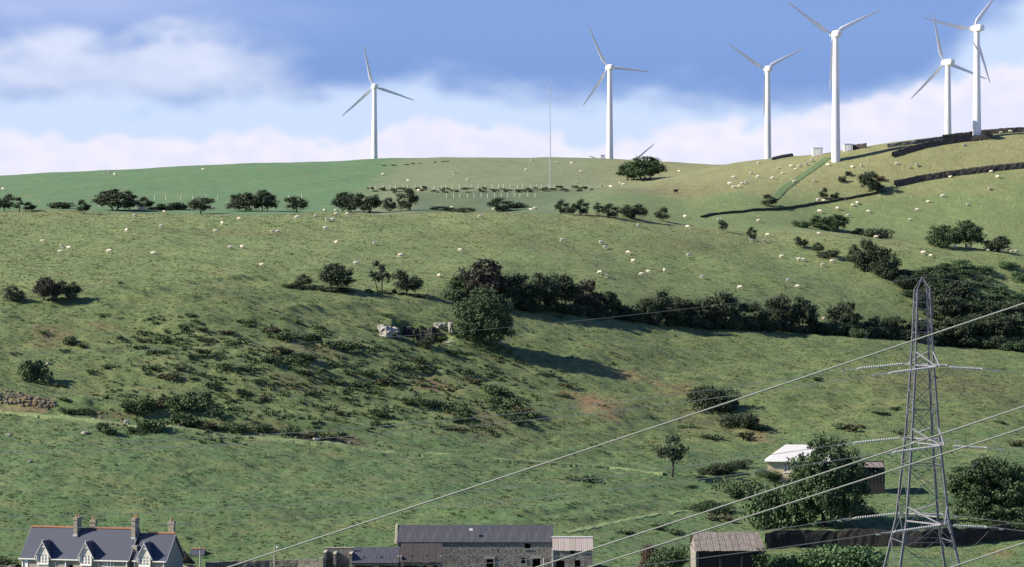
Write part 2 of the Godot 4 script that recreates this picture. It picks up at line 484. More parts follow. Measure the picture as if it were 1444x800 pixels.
func scatter(called: String, label: String, category: String, mesh: Mesh, m: Material, list: PackedFloat32Array):   # list: 16 floats each
	var mm := MultiMesh.new()
	mm.transform_format = MultiMesh.TRANSFORM_3D
	mm.use_colors = true
	mm.mesh = mesh
	mm.instance_count = list.size() / 16
	mm.buffer = list
	var o := MultiMeshInstance3D.new()
	o.name = called
	o.multimesh = mm
	o.material_override = m
	add_child(o)
	tag(o, label, category, "", "stuff")

func put16(list: PackedFloat32Array, p: Vector3, turn: float, s: Vector3, c: Color):
	var cs := cos(turn)
	var sn := sin(turn)
	list.append_array(PackedFloat32Array([cs * s.x, 0, sn * s.z, p.x, 0, s.y, 0, p.y, -sn * s.x, 0, cs * s.z, p.z, c.r, c.g, c.b, 1.0]))

func make_grass():
	var list := PackedFloat32Array()
	var list2 := PackedFloat32Array()
	rng.seed = 77
	var paths := []
	for a in [path_a, path_b]:
		var us := PackedFloat32Array()
		var ds := PackedFloat32Array()
		for k in range(0, a.size(), 2):
			us.append(a[k]); ds.append(-spot(a[k], a[k + 1]).z)
		paths.append([us, ds])
	for k in 150000:
		var d := sqrt(rng.randf_range(392.0 * 392.0, 620.0 * 620.0)) if k < 100000 else sqrt(rng.randf_range(620.0 * 620.0, 745.0 * 745.0))
		var u := rng.randf_range(-30, 1474)
		var x := (u - CU) / F * d
		var skip := false
		for a in paths:
			if u > a[0][0] and u < a[0][-1] and absf(d - curve_at(a[0], a[1], u)) < 1.2: skip = true
		if skip: continue
		var c := ground_color(x, -d, u) * rng.randf_range(0.95, 1.35)
		var s := rng.randf_range(0.5, 1.3) * (1.0 + 0.5 * smoothstep(-0.1, 0.4, n_patch.get_noise_2d(x, -d)))
		put16(list, Vector3(x, height(x, -d) - 0.03, -d), rng.randf() * TAU, Vector3(s, s * rng.randf_range(0.6, 1.2), s), c)
	scatter("pasture_grass", "short tufted grass covering the pasture slopes", "grass", tuft_mesh(7, 0.12, 0.46, 3), M.tuft, list)
	# rank dark tussocks on the rough slope
	for k in 70000:
		var d := rng.randf_range(430, 650)
		var u := rng.randf_range(-30, 1474)
		var x := (u - CU) / F * d
		var w := 0.75 * n_col.get_noise_2d(x * 1.4 + 300, -d * 2.0) + 0.95 * n_patch.get_noise_2d(x * 2.6 + 90, -d * 2.6)
		var ld := level(u, d)
		var zone := smoothstep(470, 490, ld + 6 * sin(x * 0.1)) * (1 - smoothstep(545, 572, ld)) * smoothstep(60, 240, u) * (1 - smoothstep(680, 860, u))
		if w < 0.88 - 0.68 * zone: continue
		var s := rng.randf_range(0.6, 1.5)
		var c := Color(0.060, 0.110, 0.040).lerp(Color(0.13, 0.15, 0.055), rng.randf() * rng.randf())
		put16(list2, Vector3(x, height(x, -d) - 0.03, -d), rng.randf() * TAU, Vector3(s, s * rng.randf_range(0.7, 1.3), s), c)
	scatter("rank_tussocks", "dark rank tussocks and low scrub scattered over the rough slope", "tussocks", tuft_mesh(12, 0.42, 0.6, 4), M.tuft, list2)

# ---------------------------------------------------------------- trees and bushes
func leaf(k: Kit, p: Vector3, s: float, r: RandomNumberGenerator, tone: float):
	var a := Vector3(r.randfn(), r.randfn(), r.randfn()).normalized()
	var b := a.cross(Vector3(r.randfn(), r.randfn(), r.randfn())).normalized()
	a *= s * 0.62; b *= s * 0.5
	var t := tone * r.randf_range(0.7, 1.3)
	var col := Color(t * r.randf_range(0.9, 1.12), t, t * r.randf_range(0.85, 1.1))
	var q := [p - a, p + b * 0.9, p + a, p - b]
	k.quad(q[0], q[1], q[2], q[3], col)

# a crown of leaf clumps set on limbs; returns a Node3D with trunk and crown, h metres high and w metres wide
func grow(seed_: int, h: float, w: float, bare: float, clumps: int, leaves: int, size: float, lean := 0.0, spread := 0.2, stems := 1, skirt := 0.6) -> Node3D:
	var r := RandomNumberGenerator.new()
	r.seed = seed_
	var wood := Kit.new()
	var green := Kit.new()
	var root := Node3D.new()
	var cy := h * (bare + 1.0) * 0.5
	var ry := h * (1.0 - bare) * 0.5
	var forks := []
	for s in stems:
		var foot := Vector3(r.randf_range(-1, 1), 0, r.randf_range(-1, 1)) * w * 0.12 * (stems - 1)
		var top := Vector3(lean * h + foot.x * 2.0, cy + ry * 0.1, foot.z * 2.0)
		var bend := foot.lerp(top, 0.5) + Vector3(r.randf_range(-1, 1), 0, r.randf_range(-1, 1)) * h * 0.03
		var th := h * 0.028 / sqrt(stems)
		wood.tube([foot - Vector3(0, 0.6, 0), foot + Vector3(0, h * 0.02, 0), bend, top], [th * 1.6, th * 1.3, th * 0.9, th * 0.35], 7)
		forks.append([bend, top, th])
	var lobes := []
	for i in maxi(6, clumps / 8):
		var yy := r.randf_range(-0.95, 1.0)
		var rr := sqrt(1.0 - yy * yy) if yy > 0 else lerpf(1.0, skirt, -yy)
		var an := i * 2.399 + r.randf_range(-0.5, 0.5)
		var far := r.randf_range(0.5, 0.82)
		lobes.append(Vector3(cos(an) * rr * w * 0.5 * far, yy * ry * 0.82, sin(an) * rr * w * 0.5 * far))
	for i in clumps:
		var lobe: Vector3 = lobes[i % lobes.size()]
		var off := Vector3(r.randfn(), r.randfn(), r.randfn()) * Vector3(w * 0.09, ry * 0.17, w * 0.09)
		var p := lobe + off
		var q := Vector3(p.x / (w * 0.5), p.y / ry if p.y > 0 else 0.0, p.z / (w * 0.5))
		if q.length() > 1.0: p /= q.length()
		if p.y < 0: p.y *= 0.85
		p += Vector3(lean * h * (0.6 + 0.5 * p.y / ry), cy, 0)
		var cr := w * spread * r.randf_range(0.5, 1.0) * 0.5
		var tone := r.randf_range(0.72, 1.22)
		for j in leaves:
			var o := Vector3(r.randfn(), r.randfn() * 0.75, r.randfn()) * cr * 0.55
			var pp := p + o
			if pp.y < 0.05: pp.y = r.randf_range(0.02, 0.2)
			leaf(green, pp, size * r.randf_range(0.6, 1.3), r, tone)
		if i % 4 == 0:
			var fk: Array = forks[i % forks.size()]
			var st: Vector3 = fk[0].lerp(fk[1], r.randf())
			wood.tube([st, st.lerp(p, 0.55) + Vector3(0, -0.03 * h, 0), p], [fk[2] * 0.42, fk[2] * 0.24, fk[2] * 0.08], 4, Color.WHITE, false)
	part("trunk", wood, M.bark, root)
	part("crown", green, M.leaf_dark, root)
	root.set_meta("size", Vector2(w, h))
	return root

func dome(seed_: int, h: float, w: float, n: int, size: float, lumps := 6) -> Node3D:   # a bush: leaves over a lumpy dome, stems inside
	var r := RandomNumberGenerator.new()
	r.seed = seed_
	var green := Kit.new()
	var wood := Kit.new()
	var root := Node3D.new()
	var cs := []
	for i in lumps: cs.append([Vector3(r.randf_range(-0.36, 0.36) * w, r.randf_range(0.12, 0.62) * h, r.randf_range(-0.36, 0.36) * w), r.randf_range(0.15, 0.33), r.randf_range(0.75, 1.2)])
	for i in n:
		var l: Array = cs[i % lumps]
		var dir := Vector3(r.randfn(), r.randfn(), r.randfn()).normalized() * pow(r.randf(), 0.25) * r.randf_range(0.85, 1.12)
		var p: Vector3 = l[0] + dir * Vector3(w, h, w) * l[1]
		if p.y < 0.0: p.y *= -0.6
		leaf(green, p, size * r.randf_range(0.6, 1.3), r, l[2])
	for i in 5:
		var t: Vector3 = cs[i % lumps][0]
		wood.tube([Vector3(t.x * 0.2, -0.4, t.z * 0.2), t * 0.6, t], [0.05, 0.04, 0.015], 4)
	part("stem", wood, M.bark, root)
	part("foliage", green, M.leaf_dark, root)
	root.set_meta("size", Vector2(w, h))
	return root

var plants := {}
func make_plants():
	plants.haw = []
	for k in 6: plants.haw.append(grow(100 + k, 5.0, 6.0, 0.12, 84, 54, 0.23, 0.03 * (k % 3), 0.26, 1 + k % 2, 0.65))
	plants.thick = []
	for k in 5: plants.thick.append(grow(200 + k, 5.0, 6.0, 0.0, 124, 60, 0.23, 0.0, 0.24, 2, 0.85))
	plants.open = []
	for k in 3: plants.open.append(grow(300 + k, 6.0, 5.0, 0.24, 50, 44, 0.22, 0.03, 0.22, 1 + k, 0.5))
	plants.lone = [grow(331, 6.0, 5.0, 0.36, 60, 46, 0.22, 0.07, 0.26, 1, 0.6)]
	plants.big = []
	for k in 3: plants.big.append(grow(400 + k, 13.0, 16.0, 0.06, 440, 84, 0.35, 0.0, 0.15, 1 + k % 2, 0.75))
	plants.bush = []
	for k in 5: plants.bush.append(dome(500 + k, 2.0, 3.4, 1700, 0.20, 8 + k))
	plants.scrub = []
	for k in 4: plants.scrub.append(dome(600 + k, 1.0, 2.0, 520, 0.17, 6 + k))
	plants.large_bush = []
	for k in 3: plants.large_bush.append(dome(650 + k, 4.5, 8.0, 8000, 0.27, 15 + k))

var plant_no := 0
# set out one plant: base seen at (u, v); size given in sighted pixels
func plant(kind: String, called: String, u: float, v: float, hp: float, wp: float, m: Material, label: String, category: String, group := "", sink := 0.1) -> Node3D:
	plant_no += 1
	var protos: Array = plants[kind]
	var src: Node3D = protos[(plant_no * 7 + int(u)) % protos.size()]
	var o: Node3D = src.duplicate()
	var p := spot(u, v)
	var s: Vector2 = src.get_meta("size")
	var px := F / -p.z
	o.remove_meta("size")
	o.name = numbered(called)
	add_child(o)
	o.position = p - Vector3(0, sink, 0)
	o.rotation.y = fmod(plant_no * 2.399, TAU) if kind not in ["haw"] else (0.0 if plant_no % 2 else PI)
	o.scale = Vector3(wp / px / s.x, hp / px / s.y, wp / px / s.x)
	(o.get_child(1) as MeshInstance3D).material_override = m
	tag(o, label, category, group)
	return o

# [kind, u, v base, height, width, material, label]
func set_out_trees():
	var g := "trees and bushes along the upper field edge"
	for a in [
		["haw", 6, 297, 25, 30, "a", "dark hawthorn at the far left end of the upper tree row"],
		["open", 27, 299, 20, 22, "a", "thin see-through hawthorn beside the leftmost dark hawthorn"],
		["haw", 41, 298, 13, 20, "a", "small hawthorn right of the thin hawthorn at far left"],
		["bush", 86, 294, 13, 34, "a", "low flat-topped bush alone behind the upper field edge"],
		["haw", 117, 301, 19, 21, "a", "small round hawthorn casting a shadow, left of broad grey thorn"],
		["thick", 164, 297, 29, 62, "b", "broad grey-green thorn tree in the upper left row"],
		["haw", 205, 295, 17, 24, "a", "compact hawthorn just right of the broad grey thorn"],
		["bush", 226, 296, 11, 30, "a", "low dark hedge bush left of the spreading thorn"],
		["bush", 250, 296, 13, 34, "a", "low dark hedge bush touching the spreading thorn"],
		["haw", 283, 302, 25, 38, "b", "spreading thorn on a short stem in the upper left row"],
		["thick", 342, 298, 26, 46, "b", "leafy thorn left of the pair with joined crowns"],
		["thick", 372, 298, 29, 36, "a", "taller dark thorn joined to the leafy one at left"],
		["haw", 418, 300, 24, 34, "a", "single round thorn between two denser clumps on upper edge"],
		["thick", 488, 300, 28, 40, "a", "left of two merged dark thorns on the upper edge"],
		["thick", 517, 300, 28, 42, "a", "right of two merged dark thorns on the upper edge"],
		["haw", 548, 298, 20, 22, "a", "small thorn left of the tall dark thorn at upper edge"],
		["haw", 575, 297, 31, 30, "a", "tall dark thorn ending the row of upper edge trees"],
		["bush", 626, 297, 8, 40, "b", "low grey bramble mound on the upper field edge"],
		["bush", 654, 299, 8, 34, "b", "low grey bramble mound near the pale sheep gap"],
		["haw", 704, 298, 19, 34, "a", "dark thorn under the tree guards near the tall mast"],
		["bush", 728, 293, 11, 28, "a", "slanting bush touching the thorn near the tall mast"],
		["haw", 792, 302, 20, 20, "a", "first of the small hawthorns in the row right of the mast"],
		["haw", 806, 303, 18, 16, "a", "second of the small hawthorns in the row right of the mast"],
		["haw", 820, 303, 22, 20, "a", "third of the small hawthorns in the row right of the mast"],
		["open", 843, 305, 19, 20, "a", "fourth and thinnest of the small hawthorns right of the mast"],
		["haw", 860, 307, 20, 24, "a", "fifth of the small hawthorns in the row right of the mast"],
		["thick", 893, 310, 23, 38, "a", "widest hawthorn of the row right of the mast"],
		["haw", 934, 312, 19, 23, "b", "last round hawthorn of the row right of the mast"],
		["haw", 1020, 327, 17, 14, "a", "small round thorn on the hedge running down to the gully"],
		["haw", 1060, 339, 19, 14, "a", "small dark thorn beside sheep at the head of the gully"],
		["thick", 909, 254, 32, 60, "c", "big leafy tree on the ridge in front of a turbine blade"],
		["thick", 884, 254, 22, 28, "c", "smaller tree leaning against the big ridge tree"],
		["haw", 1085, 291, 17, 25, "a", "round thorn at the foot of the dark grass track"],
		["haw", 1162, 281, 16, 14, "a", "left of two small thorns on the right hill hedge line"],
		["haw", 1178, 280, 10, 13, "a", "right of two small thorns on the right hill hedge line"],
		["bush", 1188, 256, 12, 12, "a", "small dark bush above the hedge on the right hill"],
		["bush", 1197, 248, 9, 10, "a", "tiny dark bush uphill of the other on right hill"],
		["thick", 1228, 270, 28, 34, "a", "round dark tree by the gate on the right hill"],
		["bush", 1242, 254, 9, 12, "r", "reddish bush behind the round tree on the right hill"],
		["bush", 1130, 321, 14, 26, "c", "leftmost bush of the thicket behind the right crest"],
		["thick", 1160, 323, 20, 36, "c", "leafy left half of the thicket behind the right crest"],
		["thick", 1180, 327, 24, 34, "c", "taller right half of the thicket behind the right crest"],
		["bush", 1211, 331, 12, 22, "b", "low bush right of the thicket behind the right crest"],
		["bush", 1240, 336, 16, 44, "b", "wide low bush ending the crest thicket"],
		["thick", 1330, 348, 32, 46, "c", "left tree of the green copse beside the row of sheep"],
		["thick", 1364, 350, 38, 46, "c", "tallest tree of the green copse beside the row of sheep"],
		["thick", 1406, 355, 23, 38, "a", "small dark tree right of the green copse"]]:
		plant(a[0], "hawthorn_tree" if a[0] != "bush" else "hedge_bush", a[1], a[2], a[3], a[4], M["leaf_" + a[5]], a[6], "tree" if a[0] != "bush" else "bush", g)
	g = "trees in the gully on the right"
	for a in [
		["haw", 1129, 349, 17, 20, "a", "round thorn at the top of the gully"],
		["haw", 1154, 357, 15, 20, "a", "second small thorn down the gully"],
		["bush", 1172, 363, 13, 34, "a", "long low bush in the upper gully"],
		["haw", 1206, 378, 32, 26, "a", "slim dark tree left of the tallest gully tree"],
		["thick", 1225, 383, 44, 34, "a", "tallest dark tree in the gully"],
		["thick", 1249, 392, 44, 40, "a", "broad dark tree right of the tallest gully tree"],
		["bush", 1271, 394, 20, 26, "a", "dark bush at the edge of the valley wood"]]:
		plant(a[0], "gully_tree" if a[0] != "bush" else "gully_bush", a[1], a[2], a[3], a[4], M["leaf_" + a[5]], a[6], "tree" if a[0] != "bush" else "bush", g)
	g = "main hedgerow across the slope"
	for a in [
		["haw", 428, 405, 18, 28, "a", "low thorn at the left end of the main hedgerow"],
		["thick", 474, 409, 36, 50, "a", "wide dark thorn left of the slim-stemmed tree in the hedgerow"],
		["open", 537, 412, 48, 34, "a", "slim tree with two bare stems in the main hedgerow"],
		["haw", 573, 416, 38, 42, "a", "dense dark thorn right of the slim-stemmed tree"],
		["thick", 652, 424, 36, 42, "c", "green thorn half hidden left of the tall purple-brown tree"],
		["thick", 681, 428, 60, 72, "p", "tall purple-brown tree behind the big green bushy tree"],
		["thick", 722, 434, 46, 52, "a", "dark thorn right of the tall purple-brown tree"],
		["thick", 757, 437, 50, 62, "a", "largest of the dense hedge thorns in full shade"],
		["thick", 792, 440, 50, 58, "a", "dense hedge thorn right of the largest one"],
		["thick", 826, 442, 46, 48, "p", "brownish hedge thorn ending the tall dense stretch"],
		["thick", 856, 446, 34, 40, "a", "lower hedge thorn where the tall stretch drops"],
		["bush", 886, 450, 24, 36, "a", "low dark bush in the dip of the hedgerow"],
		["thick", 912, 454, 32, 36, "a", "rounded thorn left of the upright hedge tree"],
		["thick", 936, 457, 48, 48, "a", "upright hedge tree above the pale dead bush"],
		["thick", 965, 459, 36, 38, "a", "dark thorn just right of the pale dead bush"],
		["thick", 990, 461, 40, 42, "a", "dark thorn left of the widest right-hand hedge thorn"],
		["thick", 1017, 462, 48, 58, "a", "widest hedge thorn of the right-hand stretch"],
		["haw", 1046, 463, 34, 34, "a", "smaller thorn following the widest right-hand one"],
		["haw", 1069, 464, 36, 36, "a", "round thorn standing apart in the right-hand hedge"],
		["thick", 1096, 465, 48, 40, "a", "upright left one of two joined thorns near the right"],
		["thick", 1126, 467, 46, 58, "a", "spreading right one of two joined thorns near the right"],
		["bush", 1156, 469, 18, 32, "a", "low bush filling the gap beside the joined thorns"],
		["thick", 1190, 471, 44, 52, "a", "broad thorn left of the pylon in the hedgerow"],
		["bush", 1216, 473, 24, 34, "a", "low hedge bush between broad thorn and pylon"],
		["thick", 1238, 475, 28, 42, "a", "hedge thorn just left of the pylon"],
		["thick", 1264, 477, 30, 42, "a", "hedge thorn touching the left side of the pylon"],
		["thick", 1296, 481, 30, 42, "a", "hedge thorn seen through the upper pylon"],
		["thick", 1326, 484, 32, 44, "a", "hedge thorn just right of the upper pylon"]]:
		plant(a[0], "hedgerow_tree" if a[0] != "bush" else "hedgerow_bush", a[1], a[2], a[3], a[4], M["leaf_" + a[5]], a[6], "tree" if a[0] != "bush" else "bush", g)
	# the bushy tree below the hedge, single trees
	plant("big", "bushy_tree", 682, 488, 82, 84, M.leaf_d, "big bushy green tree below the hedgerow beside the white rocks", "tree")
	plant("haw", "hawthorn_tree", 18, 426, 24, 34, M.leaf_b, "pale grey thorn at the left edge of the middle field", "tree")
	plant("thick", "hawthorn_tree", 66, 424, 32, 42, M.leaf_p, "left of two touching dark thorns in the middle field", "tree")
	plant("thick", "hawthorn_tree", 95, 424, 29, 36, M.leaf_a, "right of two touching dark thorns in the middle field", "tree")
	plant("lone", "crooked_thorn_tree", 948, 673, 58, 48, M.leaf_a, "lone thorn with a bent trunk above the barns", "tree")
	plant("big", "spreading_farm_tree", 1166, 744, 126, 112, M.leaf_d, "large spreading tree hiding most of the white-roofed cottage", "tree")
	plant("big", "round_farm_tree", 1397, 738, 92, 118, M.leaf_c, "large round tree right of the pylon", "tree")
	plant("open", "dead_bush", 600, 492, 22, 30, M.leaf_b, "thin almost leafless bush below the quarry hole", "bush")
	for a in [
		[1167, 812, 62, 120, "e", "broad bright green bush at the bottom left of the pylon"], [1105, 806, 34, 50, "e", "smaller green bush beside the tin-roofed shed"],
		[945, 806, 50, 58, "d", "green bush against the left end of the tin-roofed shed"], [922, 804, 44, 34, "r", "brown-leaved bush left of the green shed bush"],
		[664, 806, 40, 50, "r", "red-leaved bush in front of the stone barn"], [634, 808, 22, 26, "e", "small green bush below the rusty roof"],
		[1052, 706, 40, 70, "d", "leafy shrub under the left side of the spreading farm tree"], [1098, 742, 74, 88, "d", "tall shrub at the left foot of the spreading farm tree"],
		[1012, 668, 22, 44, "a", "dark bramble left of the white-roofed cottage"], [1088, 676, 20, 44, "d", "shrub hiding the foot of the white-roofed cottage"], [1042, 660, 18, 30, "a", "dark bramble touching the white-roofed cottage"],
		[1010, 578, 42, 62, "a", "large dark gorse on the right part of the rough slope"], [1046, 600, 26, 56, "a", "gorse spreading downhill of the large dark gorse"],
		[1212, 730, 22, 50, "a", "shaded shrub between the farm tree and the pylon"], [1420, 742, 30, 60, "c", "shrub at the foot of the round farm tree"],
		[12, 806, 30, 40, "c", "shrub at the left gable of the slate-roofed cottage"], [1008, 722, 22, 46, "c", "rough shrub above the tin-roofed shed"], [1196, 790, 26, 44, "e", "green bush right of the broad bright one"]]:
		plant("large_bush", "farm_bush", a[0], a[1], a[2], a[3], M["leaf_" + a[4]], a[5], "bush", "", 0.3)
	# the valley wood on the right
	rng.seed = 31
	var rows := [[412, 26, 34, 1280, "top"], [438, 34, 48, 1318, "second"], [464, 40, 52, 1334, "third"], [487, 44, 54, 1352, "lowest"]]
	for row in rows:
		var u: float = row[3]
		var k := 1
		while u < (1350 if row[4] == "top" else (1392 if row[4] == "second" else 1470)):
			plant("thick", "valley_wood_tree", u + rng.randf_range(-6, 6), row[0] + rng.randf_range(-4, 4) + (u - 1380) * 0.05, row[1] * rng.randf_range(0.8, 1.15), row[2] * rng.randf_range(0.9, 1.2), M.leaf_a if (k % 3 or row[0] > 430) else M.leaf_c, "dark tree, %s from left in the %s row of the valley wood" % [ordinal(k), row[4]], "tree", "trees of the valley wood")
			u += row[2] * 0.55
			k += 1
	var list := []
	for k in 57: list.append([1286 + k * 3.1, rng.randf_range(372, 436) + maxf(0.0, (k - 30) * rng.randf_range(0, 0.9))])
	for k in list.size(): list[k][1] = maxf(list[k][1], 366.0 + (list[k][0] - 1290) * 0.05 + 4.0)
	list.sort_custom(func(a, b): return a[0] < b[0])
	for k in list.size():
		plant("bush", "bramble_bush", list[k][0], list[k][1], rng.randf_range(9, 14), rng.randf_range(24, 38), M.leaf_e if k % 3 else M.leaf_g, "green bramble, %s from left on the valley wood's upper slope" % ordinal(k + 1), "bush", "brambles on the valley wood's upper slope", 0.3)
	# low growth that closes the foot of the hedgerow
	list = []
	var line := PackedFloat32Array([410, 404, 470, 409, 540, 413, 640, 424, 760, 438, 860, 447, 940, 458, 1020, 463, 1130, 468, 1240, 476, 1340, 486, 1444, 494])
	for a in [[406, 440, 9], [452, 500, 10], [520, 600, 12], [640, 1460, 11]]:
		var u: float = a[0]
		while u < a[1]:
			list.append([u + rng.randf_range(-3, 3), knots(line, u) + rng.randf_range(0, 2)])
			u += a[2]
	for k in list.size():
		var low: bool = list[k][0] < 620
		plant("bush", "hedge_foot_bush", list[k][0], list[k][1], rng.randf_range(5, 9) if low else rng.randf_range(14, 24), rng.randf_range(14, 22) if low else rng.randf_range(22, 34), M.leaf_a if k % 4 else M.leaf_c, "low hedge growth, %s clump from left along the main hedgerow" % ordinal(k + 1) if k < 59 else "low hedge growth, %s clump from right along the main hedgerow" % ordinal(list.size() - k), "bush", "low growth at the foot of the main hedgerow", 0.2)

func landmark(p: Vector2, marks: Array) -> String:
	var best := 1e9
	var out := ""
	for m in marks:
		var q: Vector2 = m[0]
		var d := (p - q) * Vector2(1.0, 1.7)
		if d.length() < best:
			best = d.length()
			var way := ""
			if absf(d.x) > absf(d.y) * 1.6: way = "right of " if d.x > 0 else "left of "
			elif absf(d.y) > absf(d.x) * 1.6: way = "below " if d.y > 0 else "above "
			else: way = ("below right of " if d.x > 0 else "below left of ") if d.y > 0 else ("above right of " if d.x > 0 else "above left of ")
			out = way + m[1]
	return out
var marks := [
	[Vector2(78, 408), "the two touching thorns"], [Vector2(117, 292), "the small round hawthorn"], [Vector2(165, 285), "the broad grey thorn"], [Vector2(283, 292), "the spreading thorn"], [Vector2(372, 288), "the joined thorns"],
	[Vector2(418, 290), "the single round thorn"], [Vector2(505, 288), "the merged dark thorns"], [Vector2(575, 285), "the tall upper thorn"], [Vector2(774, 260), "the tall mast"], [Vector2(893, 298), "the widest row hawthorn"],
	[Vector2(934, 303), "the last row hawthorn"], [Vector2(1060, 330), "the gully head thorn"], [Vector2(909, 240), "the ridge tree"], [Vector2(1085, 283), "the track thorn"], [Vector2(1178, 215), "the nearest turbine"], [Vector2(1228, 256), "the gate tree"],
	[Vector2(1165, 312), "the crest thicket"], [Vector2(1350, 335), "the green copse"], [Vector2(1225, 362), "the tallest gully tree"], [Vector2(1350, 245), "the long field wall"], [Vector2(474, 392), "the wide hedgerow thorn"], [Vector2(537, 390), "the slim-stemmed tree"],
	[Vector2(681, 395), "the purple-brown tree"], [Vector2(800, 415), "the dense hedge thorns"], [Vector2(936, 430), "the upright hedge tree"], [Vector2(1017, 435), "the widest hedge thorn"], [Vector2(1120, 440), "the joined hedge thorns"], [Vector2(1190, 450), "the broad hedge thorn"],
	[Vector2(50, 520), "the dark gorse pair"], [Vector2(30, 560), "the orange stone scar"], [Vector2(260, 570), "the bank thicket"], [Vector2(545, 465), "the white rocks"], [Vector2(685, 450), "the big bushy tree"], [Vector2(610, 545), "the bare brown patch"],
	[Vector2(720, 575), "the green gorse cluster"], [Vector2(850, 575), "the orange earth scar"], [Vector2(1010, 560), "the large dark gorse"], [Vector2(948, 640), "the bent lone thorn"], [Vector2(1300, 520), "the pylon's upper arm"], [Vector2(528, 226), "the leftmost turbine"], [Vector2(860, 222), "the second turbine"], [Vector2(200, 240), "the left skyline rise"], [Vector2(1083, 224), "the third turbine"]]
# give each of many alike things a label that picks it out: kind + landmark, and its turn from the left where several share one
func unique_labels(list: Array, what: String) -> PackedStringArray:
	var by := {}
	var out := PackedStringArray()
	out.resize(list.size())
	for k in list.size():
		var l := landmark(Vector2(list[k][0], list[k][1]), marks)
		if not by.has(l): by[l] = []
		by[l].append(k)
	for l in by:
		var ks: Array = by[l]
		ks.sort_custom(func(a, b): return list[a][0] < list[b][0])
		for i in ks.size():
			out[ks[i]] = ("%s %s" % [what, l]) if ks.size() == 1 else ("%s from left of the %s %s" % [ordinal(i + 1), what, l])
	return out

func set_out_scrub():
	var list := []     # u, v, height, width
	for a in [[50, 537, 40, 38], [42, 528, 22, 26], [98, 486, 15, 26], [113, 489, 8, 20], [148, 611, 20, 26], [190, 613, 15, 26], [205, 582, 26, 42], [183, 577, 15, 30], [230, 574, 18, 34], [252, 578, 26, 40], [280, 577, 32, 48], [212, 607, 24, 40], [262, 601, 22, 44], [288, 604, 16, 30], [330, 607, 16, 40], [302, 585, 12, 24], [370, 608, 14, 30], [410, 614, 18, 34], [440, 618, 14, 30], [462, 618, 12, 26], [482, 616, 10, 22], [120, 582, 10, 30], [96, 583, 10, 26],
		[385, 470, 14, 30], [405, 478, 15, 36], [440, 480, 14, 30], [470, 489, 12, 26], [495, 492, 12, 26], [395, 500, 16, 36], [418, 508, 14, 40], [380, 512, 12, 26], [520, 530, 12, 30], [505, 545, 12, 26], [540, 540, 12, 34], [490, 555, 10, 24], [535, 588, 15, 32], [530, 600, 10, 20], [548, 602, 8, 18], [480, 585, 8, 20], [580, 570, 12, 34], [605, 572, 14, 36], [630, 575, 12, 30], [655, 528, 16, 30], [665, 540, 14, 26], [650, 583, 14, 32], [655, 590, 12, 26], [648, 597, 12, 22], [628, 605, 8, 22], [645, 608, 8, 20], [690, 552, 14, 26], [705, 560, 20, 34], [697, 568, 14, 28], [722, 578, 22, 40], [738, 586, 20, 36], [715, 590, 18, 32], [727, 598, 14, 26], [748, 590, 12, 22],
		[560, 520, 10, 26], [590, 512, 8, 20], [620, 480, 8, 20], [640, 500, 10, 24], [700, 505, 8, 22], [770, 530, 8, 26], [800, 545, 7, 24], [790, 560, 7, 30], [980, 568, 20, 30], [1030, 575, 18, 30], [1062, 606, 16, 34], [1050, 618, 12, 30], [1000, 618, 8, 36], [970, 605, 7, 26], [820, 678, 10, 40], [1185, 605, 10, 20], [1205, 608, 12, 30], [1240, 583, 6, 26], [1262, 578, 6, 22], [1150, 535, 6, 20], [1270, 612, 8, 24], [1435, 628, 10, 26], [1410, 596, 6, 20], [975, 688, 6, 20], [930, 745, 10, 30], [985, 720, 14, 34], [1015, 735, 12, 36], [950, 752, 8, 30], [880, 752, 6, 26],
		[130, 527, 7, 16], [152, 520, 7, 18], [170, 478, 6, 16], [195, 492, 8, 24], [215, 520, 8, 22], [230, 500, 9, 24], [235, 483, 9, 26], [255, 522, 8, 20], [262, 465, 10, 22], [285, 500, 10, 26], [292, 505, 8, 20], [300, 547, 12, 26], [320, 472, 8, 26], [335, 487, 10, 30], [345, 520, 9, 22], [350, 455, 6, 20], [365, 540, 9, 20], [372, 565, 9, 20], [318, 520, 12, 34], [340, 555, 10, 22], [410, 545, 8, 20], [440, 556, 8, 22], [430, 530, 10, 22], [455, 525, 9, 20], [470, 515, 9, 22], [60, 470, 6, 16], [20, 500, 5, 14], [85, 545, 6, 18]]:
		list.append(a)
	rng.seed = 91
	for k in 100:
		var u := clampf(rng.randfn(430, 170), 90, 790)
		var v := clampf(rng.randfn(525, 42), 445, 605)
		var s := 0.35 + 1.25 * rng.randf() * rng.randf()
		list.append([u, v, 7.0 * s, 20.0 * s * rng.randf_range(0.8, 1.4)])
	var labels := unique_labels(list, "low dark gorse bush")
	for k in list.size():
		var a: Array = list[k]
		var big: bool = a[2] > 12
		plant("bush" if big else "scrub", "gorse_bush", a[0], a[1], a[2], a[3], M[["leaf_g", "leaf_i", "leaf_g", "leaf_h", "leaf_i"][k % 5]], labels[k], "bush", "gorse bushes on the rough slope", 0.12)

